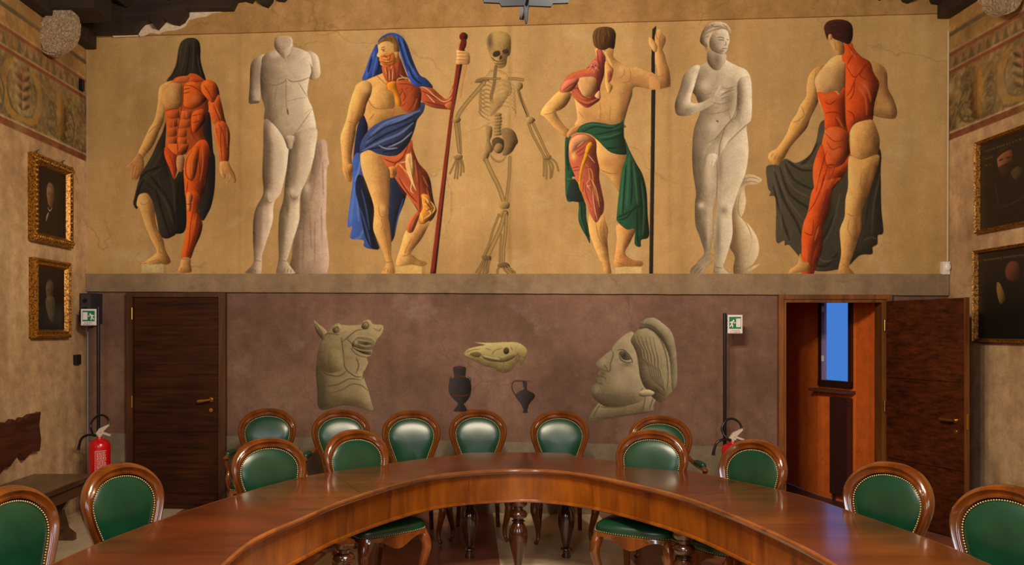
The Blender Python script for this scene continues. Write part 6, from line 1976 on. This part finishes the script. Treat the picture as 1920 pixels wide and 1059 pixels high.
def fig_grey():
    c = Canvas(1430, 32, 1684, 518, RES, (1440, 0), L=(.9, .35), seed=7)
    K = (72, 66, 52); KD = (34, 30, 24); KL = (104, 96, 78)
    c.part('cloak')
    c.f('415 900,360 1060,320 1150,260 1200,200 1220,130 1190,80 1230,0 1240,-15 1280,0 1410,20 1440,10 1470,50 1475,60 1570,62 1810,120 1805,125 1840,160 1840,230 1920,330 2020,420 2035,500 2025,560 2010,615 1985,690 1915,780 1905,785 1855,820 1830,825 1765,865 1740,850 1560,845 1300,830 1100,620 1000', K, .3, 50)
    c.lines('130 1230,200 1350,330 1420;90 1260,160 1450,300 1560,320 1600;150 1210,240 1270,330 1280;50 1290,120 1500,220 1680,260 1800;370 1080,300 1190,240 1240;500 1600,420 1780,330 1900;820 1200,760 1500,730 1700;660 1560,700 1700,640 1900;520 1900,440 1990,340 1990;40 1400,110 1650,160 1800', 20, KD, .6)
    c.lines('110 1240,180 1400,310 1480;70 1280,140 1480,260 1640;160 1200,250 1240,330 1240;540 1450,480 1700,400 1850;840 1300,790 1550,780 1750;40 1330,90 1550,100 1750;720 1800,770 1780,810 1790;340 1900,420 1960,500 1940', 16, KL, .5)
    c.b(420, 1560, 60, 200, KD, .55); c.b(760, 1650, 40, 200, (60, 54, 42), .4)
    c.part('body')
    # arm to the left
    c.f('420 500,360 505,310 560,290 640,285 720,240 790,215 850,170 920,140 1000,90 1080,60 1115,10 1145,0 1185,25 1220,60 1235,80 1240,110 1200,125 1180,170 1100,230 1030,290 960,320 880,370 780,390 700,380 600', (210, 158, 88), .42, 26)
    c.b(330, 640, 24, 80, SKL, .5, 12); c.b(250, 880, 18, 70, SKL, .5, 30); c.b(300, 880, 16, 90, (176, 120, 70), .5, 28)
    c.lines('250 800,270 860,230 900;20 1180,40 1150;45 1200,60 1165;70 1220,80 1180;360 520,350 620,370 700;190 920,240 900', 6, SKD, .65)
    # back and shoulders
    c.f('470 300,560 320,620 320,640 370,700 430,770 462,840 480,890 540,900 660,940 740,968 830,955 885,900 890,820 875,775 850,775 800,810 760,830 620,790 800,785 900,820 980,835 1060,825 1150,815 1240,760 1300,610 1250,420 1100,425 980,420 860,380 760,365 680,350 600,400 520,470 440,520 400', (216, 164, 100), .4, 36)
    c.f('580 480,500 500,400 520,360 600,370 680,440 700,510 680,540 700,585 620', (206, 160, 104), .4, 26)
    c.b(430, 580, 50, 70, SKL, .5); c.b(540, 580, 30, 90, (164, 118, 78), .5)
    c.b(900, 800, 34, 50, SKL, .4); c.b(860, 620, 18, 90, (182, 128, 80), .5)
    c.lines('800 700,815 780,780 800;790 830,850 850,950 880', 7, SKD, .5)
    # flayed back
    RO = (206, 78, 26); ROL = (228, 122, 70)
    c.f('565 330,625 320,650 370,700 425,765 465,790 540,832 620,820 700,795 800,785 900,740 900,650 930,610 1000,590 1000,578 880,575 700,580 500,555 440', RO, .45, 34)
    c.f('370 692,440 700,500 685,530 712,570 660,582 900,600 1000,610 1040,560 990,500 960,430 980,420 860,390 770', RO, .45, 30)
    c.lines('580 480,575 700,580 900,600 1000;590 500,650 580,720 500,760 470;660 580,620 680,590 720;650 600,640 700,600 760;595 830,640 860,650 930;730 500,690 570,780 610,830 620;430 770,470 780,520 740;430 850,500 840,560 860;500 880,540 960;600 340,640 400,610 450,590 490', 8, (124, 34, 10), .7)
    c.lines('640 480,620 560;700 620,750 680,770 760;680 650,730 740,740 860;620 380,660 440;400 720,460 740;610 700,600 800;520 880,560 950', 16, ROL, .5)
    c.b(720, 640, 40, 60, ROL, .4); c.b(470, 720, 50, 24, ROL, .5)
    # buttocks
    c.f('430 980,500 950,570 970,610 1010,615 1100,610 1160,560 1230,480 1260,430 1220,400 1120', (210, 88, 34), .5, 30)
    c.b(490, 1010, 50, 40, ROL, .5); c.b(500, 1130, 50, 60, ROL, .4)
    c.f('610 1010,650 930,740 900,785 905,820 980,838 1060,820 1150,740 1190,660 1190,618 1150', (214, 160, 92), .4, 36)
    c.lines('612 1000,615 1150,630 1170,700 1195,790 1160;440 1060,480 1120,540 1100,600 1120;450 1240,530 1230,600 1160;430 1000,500 1060,590 1040', 8, (128, 44, 14), .6)
    # flayed leg
    c.f('405 1080,440 1230,480 1260,560 1230,612 1160,595 1260,560 1330,500 1400,475 1460,465 1560,440 1640,412 1700,415 1780,405 1880,370 1970,345 2050,318 2150,320 2160,260 2160,245 2060,255 1900,250 1780,270 1660,320 1560,345 1440,335 1300,350 1200', (214, 84, 30), .5, 36)
    c.f('545 1330,480 1410,470 1480,430 1600,385 1780,330 1950,322 2165,262 2165,248 2060,252 1850,258 1720,300 1580,350 1400', (214, 84, 30), .4, 30)
    c.lines('450 1240,400 1400,350 1520,300 1590;500 1260,450 1400,420 1530,380 1640;560 1260,480 1380;440 1130,390 1300,360 1440;340 1650,330 1760,270 1740;400 1640,350 1760,330 1940,300 2140;370 1660,400 1740,360 1790;330 1960,300 2140;440 1240,490 1230;420 1310,400 1400', 8, (128, 38, 10), .7)
    c.lines('380 1250,370 1400;440 1320,400 1460;300 1650,290 1740;290 1850,285 2050;480 1330,440 1420;380 1700,350 1800', 14, ROL, .55)
    c.f('245 1950,258 2090,300 2110,310 2140,295 2170,240 2180,200 2200,160 2220,40 2230,150 2230,180 2160,230 2120,240 2080', SKIN, .3, 14)
    c.f('240 1900,262 1960,305 1968,308 2000,290 2030,200 2045,150 2053,165 2020,220 1980', SKIN, .3, 14)
    # skin leg
    c.f('612 1170,700 1195,828 1160,820 1260,790 1350,745 1480,715 1560,700 1620,705 1700,680 1780,650 1880,612 1980,610 2010,645 2050,600 2055,530 2055,528 2010,548 1900,538 1750,545 1700,575 1620,580 1500,600 1400,600 1280', (214, 162, 92), .42, 40)
    c.b(650, 1320, 34, 120, SKL, .5); c.b(770, 1300, 20, 120, (184, 130, 76), .55, 10); c.b(600, 1700, 26, 90, SKL, .4); c.b(680, 1680, 16, 90, (184, 128, 74), .5)
    c.lines('590 1600,640 1620,700 1590;610 1640,600 1720,640 1800;560 1980,590 2000;590 2000,620 2020;700 1300,690 1400', 7, SKD, .5)
    # head from behind
    c.f('455 270,480 250,560 310,570 400,520 410,490 370,462 310', (206, 156, 92), .35, 16)
    c.lines('500 320,510 380', 9, SKD, .4)
    c.f('425 240,420 200,450 160,520 145,590 155,632 195,635 280,610 330,570 322,530 305,490 290,475 260,455 262,445 300', (66, 32, 26), .45, 22)
    c.lines('460 190,510 170,580 180;450 220,520 200,600 220;500 240,560 240,620 260;540 280,600 290', 6, (40, 18, 16), .6)
    c.f('455 262,475 258,482 290,462 300', (208, 156, 92), .3, 6)
    return c


# ---- lower wall
def fig_horse():
    c = Canvas(585, 594, 722, 772, RES, (560, 570), L=(-.6, .6), seed=8)
    T = (150, 134, 100); TD = (74, 66, 48); TL = (182, 164, 126)
    c.part('horse_bust')
    c.f('113 118,150 150,200 190,215 220,190 275,165 250,130 200', T, .4, 14, ol=.4)
    c.lines('130 150,165 200,185 250', 8, TD, .6)
    c.f('215 215,260 160,300 140,325 155,430 158,470 150,490 125,535 118,560 150,630 158,632 200,615 235,590 260,570 300,552 330,548 380,510 400,520 440,495 500,488 545,520 640,545 730,556 798,440 770,330 758,160 788,140 640,130 500,150 330,180 270', T, .4, 40, ol=.4)
    c.f('175 290,250 240,320 270,330 400,320 480,260 515,190 500,155 430,160 350', (132, 118, 84), .25, 30)
    c.f('240 340,300 345,325 400,335 450,310 500,240 500,220 420', (142, 128, 92), .25, 24)
    c.f('255 180,300 150,325 180,300 210,265 215', (146, 132, 96), .5, 10)
    c.lines('265 190,290 170,300 200;190 240,220 220,300 230;320 250,330 330,340 400;330 280,380 240,430 200,480 190;150 460,200 520,300 540,360 500;340 400,350 480,420 540,470 545;200 620,300 600,380 560,470 570;230 670,330 640,400 600,470 610,520 650;480 560,490 500;430 400,450 460,430 520', 9, TD, .7)
    c.f('470 165,490 130,530 120,545 150,520 185,485 188', (150, 136, 100), .5, 12)
    c.lines('480 150,510 135,525 160,500 182,480 170', 8, TD, .7)
    c.f('400 290,430 250,500 245,550 260,570 290,545 350,545 380,480 370,410 330', (110, 96, 66), .4, 14)
    c.lines('400 290,440 240,540 250,565 270;405 320,470 345,550 350', 12, TL, .7)
    c.lines('440 265,500 275,550 285;450 300,500 315,540 310', 12, (172, 158, 122), .8)
    c.b(430, 285, 16, 22, (176, 160, 122), .8); c.b(505, 295, 30, 12, (58, 50, 34), .7)
    c.lines('390 330,440 380,510 400;360 260,400 300,400 350;560 180,600 200,620 180', 8, TD, .65)
    c.b(180, 620, 26, 120, (84, 76, 54), .6); c.b(400, 650, 90, 60, (152, 136, 98), .4)
    c.b(580, 200, 30, 30, TL, .4); c.b(380, 190, 50, 20, TL, .4)
    return c


def fig_skull():
    c = Canvas(866, 636, 994, 702, RES, (560, 570), L=(.2, .9), seed=9)
    c.part('animal_skull')
    T = (172, 158, 104); TD = (92, 82, 52)
    c.f('1242 370,1275 335,1340 318,1400 305,1320 288,1440 290,1560 284,1640 288,1690 315,1714 352,1700 400,1675 450,1660 448,1662 420,1635 440,1655 400,1640 370,1630 430,1600 490,1550 514,1500 505,1465 478,1400 465,1330 430,1270 400', T, .3, 24, ol=.4)
    c.f('1285 372,1330 358,1370 372,1350 398,1300 388', (112, 96, 68), .2, 8)
    c.f('1370 378,1440 390,1520 405,1600 380,1630 390,1560 430,1480 432,1400 415', (116, 100, 66), .3, 8)
    c.lines('1380 385,1440 400,1510 412', 14, (188, 176, 126), .9)
    c.f([(1557 + 22 * math.cos(t), 350 + 26 * math.sin(t)) for t in np.linspace(0, 6.28, 11)[:-1]], (74, 62, 44), .5, 8)
    c.lines('1250 365,1300 345,1370 335;1450 380,1470 350,1530 330;1590 320,1605 345;1640 380,1690 400;1400 330,1440 345;1500 400,1540 440,1520 490', 6, TD, .65)
    return c


def fig_amphora():
    c = Canvas(838, 684, 888, 776, RES, (560, 570), L=(.8, .3), seed=10)
    c.part('amphora')
    c.f('1162 472,1250 472,1252 545,1280 560,1296 620,1285 690,1255 735,1240 748,1262 790,1250 805,1168 805,1170 785,1195 748,1160 710,1130 670,1124 610,1140 560,1165 545', (52, 46, 48), .35, 30, ol=.3)
    c.lines('1150 545,1135 560,1135 590;1270 545,1290 560,1290 590', 6, (44, 36, 36), .9, over=False)
    c.lines('1140 672,1200 690,1285 680;1165 545,1210 540,1252 545;1165 470,1250 470', 7, (112, 44, 32), .9)
    return c


def fig_jug():
    c = Canvas(956, 708, 1004, 778, RES, (560, 570), L=(.8, .3), seed=11)
    c.part('jug')
    c.f('1680 580,1712 585,1715 640,1765 670,1770 700,1730 750,1715 800,1720 815,1680 812,1685 790,1660 740,1625 690,1650 655,1690 635', (54, 48, 52), .35, 24, ol=.3)
    c.lines('1632 575,1605 590,1602 640,1632 690;1640 578,1680 580,1690 620', 9, (62, 40, 38), .9, over=False, taper=False)
    c.lines('1630 572,1690 575,1745 580', 7, (96, 42, 36), .9, over=False)
    return c


def fig_head():
    c = Canvas(1098, 592, 1274, 794, RES, (900, 570), L=(-.5, .7), seed=12)
    T = (152, 138, 110); TD = (78, 68, 52); TL = (180, 164, 134)
    c.part('classical_head')
    c.f('812 872,890 740,960 700,1200 640,1320 680,1300 760,1295 800,1200 822,1000 852', (150, 136, 106), .3, 30, ol=.35)
    c.f('1130 230,1190 200,1200 150,1240 112,1300 102,1350 130,1430 200,1460 290,1474 400,1475 590,1420 680,1360 735,1320 720,1260 660,1200 560,1170 400,1140 300', T, .4, 40, ol=.4)
    c.f('1140 205,1060 250,1000 310,985 340,930 385,866 440,880 470,900 488,880 510,886 540,862 558,880 585,835 610,830 650,850 700,900 745,960 770,1100 760,1190 735,1260 680,1250 600,1200 540,1190 420,1170 340,1180 280', (152, 138, 110), .35, 40, ol=.4)
    c.f('1180 195,1240 180,1320 240,1370 330,1395 440,1400 560,1390 680,1330 660,1250 640,1205 560,1185 420,1160 330,1130 270', (140, 128, 98), .35, 24)
    c.f('1195 185,1205 145,1245 110,1300 102,1355 132,1432 205,1462 300,1474 420,1472 600,1440 640,1430 450,1395 330,1330 230,1250 180', (142, 132, 106), .4, 24)
    for k in range(16):
        a = k / 15
        x0, y0 = 1225 + 230 * a ** .8, 120 + 330 * a ** 1.6
        c.s_([(x0, y0), (x0 - 12, y0 + 50)], 4, TD, .35)
    c.lines('1195 190,1270 180,1350 260,1395 380,1410 520,1405 640;1210 150,1290 165,1370 250,1420 370,1435 560', 9, TD, .65)
    for k in range(6):
        o = k * 30
        c.s_([(1150 + o, 235 + o * .1), (1170 + o, 290 + o * .4), (1200 + o * .9, 330 + o * .6), (1215 + o * .8, 400 + o * .5), (1260 + o * .6, 460 + o * .3), (1280 + o * .5, 540), (1330 + o * .3, 600), (1390 - k * 3, 640 + k * 4)], 8, TD, .55)
        c.s_([(1162 + o, 235 + o * .1), (1182 + o, 290 + o * .4), (1212 + o * .9, 330 + o * .6), (1227 + o * .8, 400 + o * .5), (1272 + o * .6, 460 + o * .3), (1292 + o * .5, 540)], 7, TL, .45)
    c.lines('1135 280,1180 380,1190 450,1210 540,1240 620,1320 650,1380 690;1220 630,1200 680,1300 670', 9, TD, .7)
    c.f('1195 655,1260 640,1310 665,1270 690,1200 690', TL, .4, 10)
    c.lines('1030 345,1080 345,1130 400,1145 440;1040 370,1060 420,1110 440,1145 430', 9, TD, .8)
    c.f('1045 360,1090 355,1130 410,1090 420,1060 400', (92, 84, 70), .2, 8); c.b(1082, 385, 14, 18, (52, 46, 38), .8)
    c.b(1100, 455, 40, 14, (100, 90, 70), .5)
    c.lines('985 340,1000 380,980 440,975 500,940 500,900 480;862 550,900 540,940 555,935 570;880 590,920 600;900 745,880 690,905 620;930 450,960 500', 8, TD, .7)
    c.b(990, 700, 110, 30, (96, 88, 66), .55, 12); c.b(920, 520, 20, 20, (96, 86, 66), .5); c.b(1060, 560, 70, 70, TL, .45); c.b(930, 430, 30, 24, TL, .5, -40); c.b(880, 640, 30, 30, TL, .4)
    c.lines('900 750,850 840;1240 700,1220 800;1300 700,1270 790;890 770,1000 775,1100 765;830 860,1000 845,1290 800', 9, TD, .6)
    return c


for fn, mat, name, label, cat, grp in (
        (fig_hooded, WALL_UP_P, 'painted_figure', 'painted standing flayed man whose head is covered by a black hood', 'wall painting', MURAL_G),
        (fig_torso, WALL_UP_P, 'painted_statue', 'painted headless white marble male torso with cut arms beside a stump', 'wall painting', MURAL_G),
        (fig_blue, WALL_UP_P, 'painted_figure', 'painted half-flayed man in a blue cloak holding a red staff', 'wall painting', MURAL_G),
        (fig_skeleton, WALL_UP_P, 'painted_skeleton', 'painted brown human skeleton standing with crossed legs', 'wall painting', MURAL_G),
        (fig_green, WALL_UP_P, 'painted_figure', 'painted man seen from behind in a green drape, gripping a black pole', 'wall painting', MURAL_G),
        (fig_statue, WALL_UP_P, 'painted_statue', 'painted white marble statue of a standing woman with a hand at her chest', 'wall painting', MURAL_G),
        (fig_grey, WALL_UP_P, 'painted_figure', 'painted man seen from behind with red flayed back, trailing a grey cloak', 'wall painting', MURAL_G),
        (fig_horse, WALL_LO_P, 'painted_horse_head', 'painted grey stone horse head with open mouth on the brown wall', 'wall painting', 'painted antiques on the lower wall'),
        (fig_skull, WALL_LO_P, 'painted_animal_skull', 'painted pale long animal skull above the two dark vessels', 'wall painting', 'painted antiques on the lower wall'),
        (fig_amphora, WALL_LO_P, 'painted_amphora', 'painted dark two-handled amphora with a red band', 'wall painting', 'painted antiques on the lower wall'),
        (fig_jug, WALL_LO_P, 'painted_jug', 'painted small dark jug with one tall loop handle', 'wall painting', 'painted antiques on the lower wall'),
        (fig_head, WALL_LO_P, 'painted_classical_head', 'painted large grey classical head in profile wearing a diadem', 'wall painting', 'painted antiques on the lower wall')):
    cv = fn()
    tag(cv.build(name, on_wall(), mat), label, cat, grp)
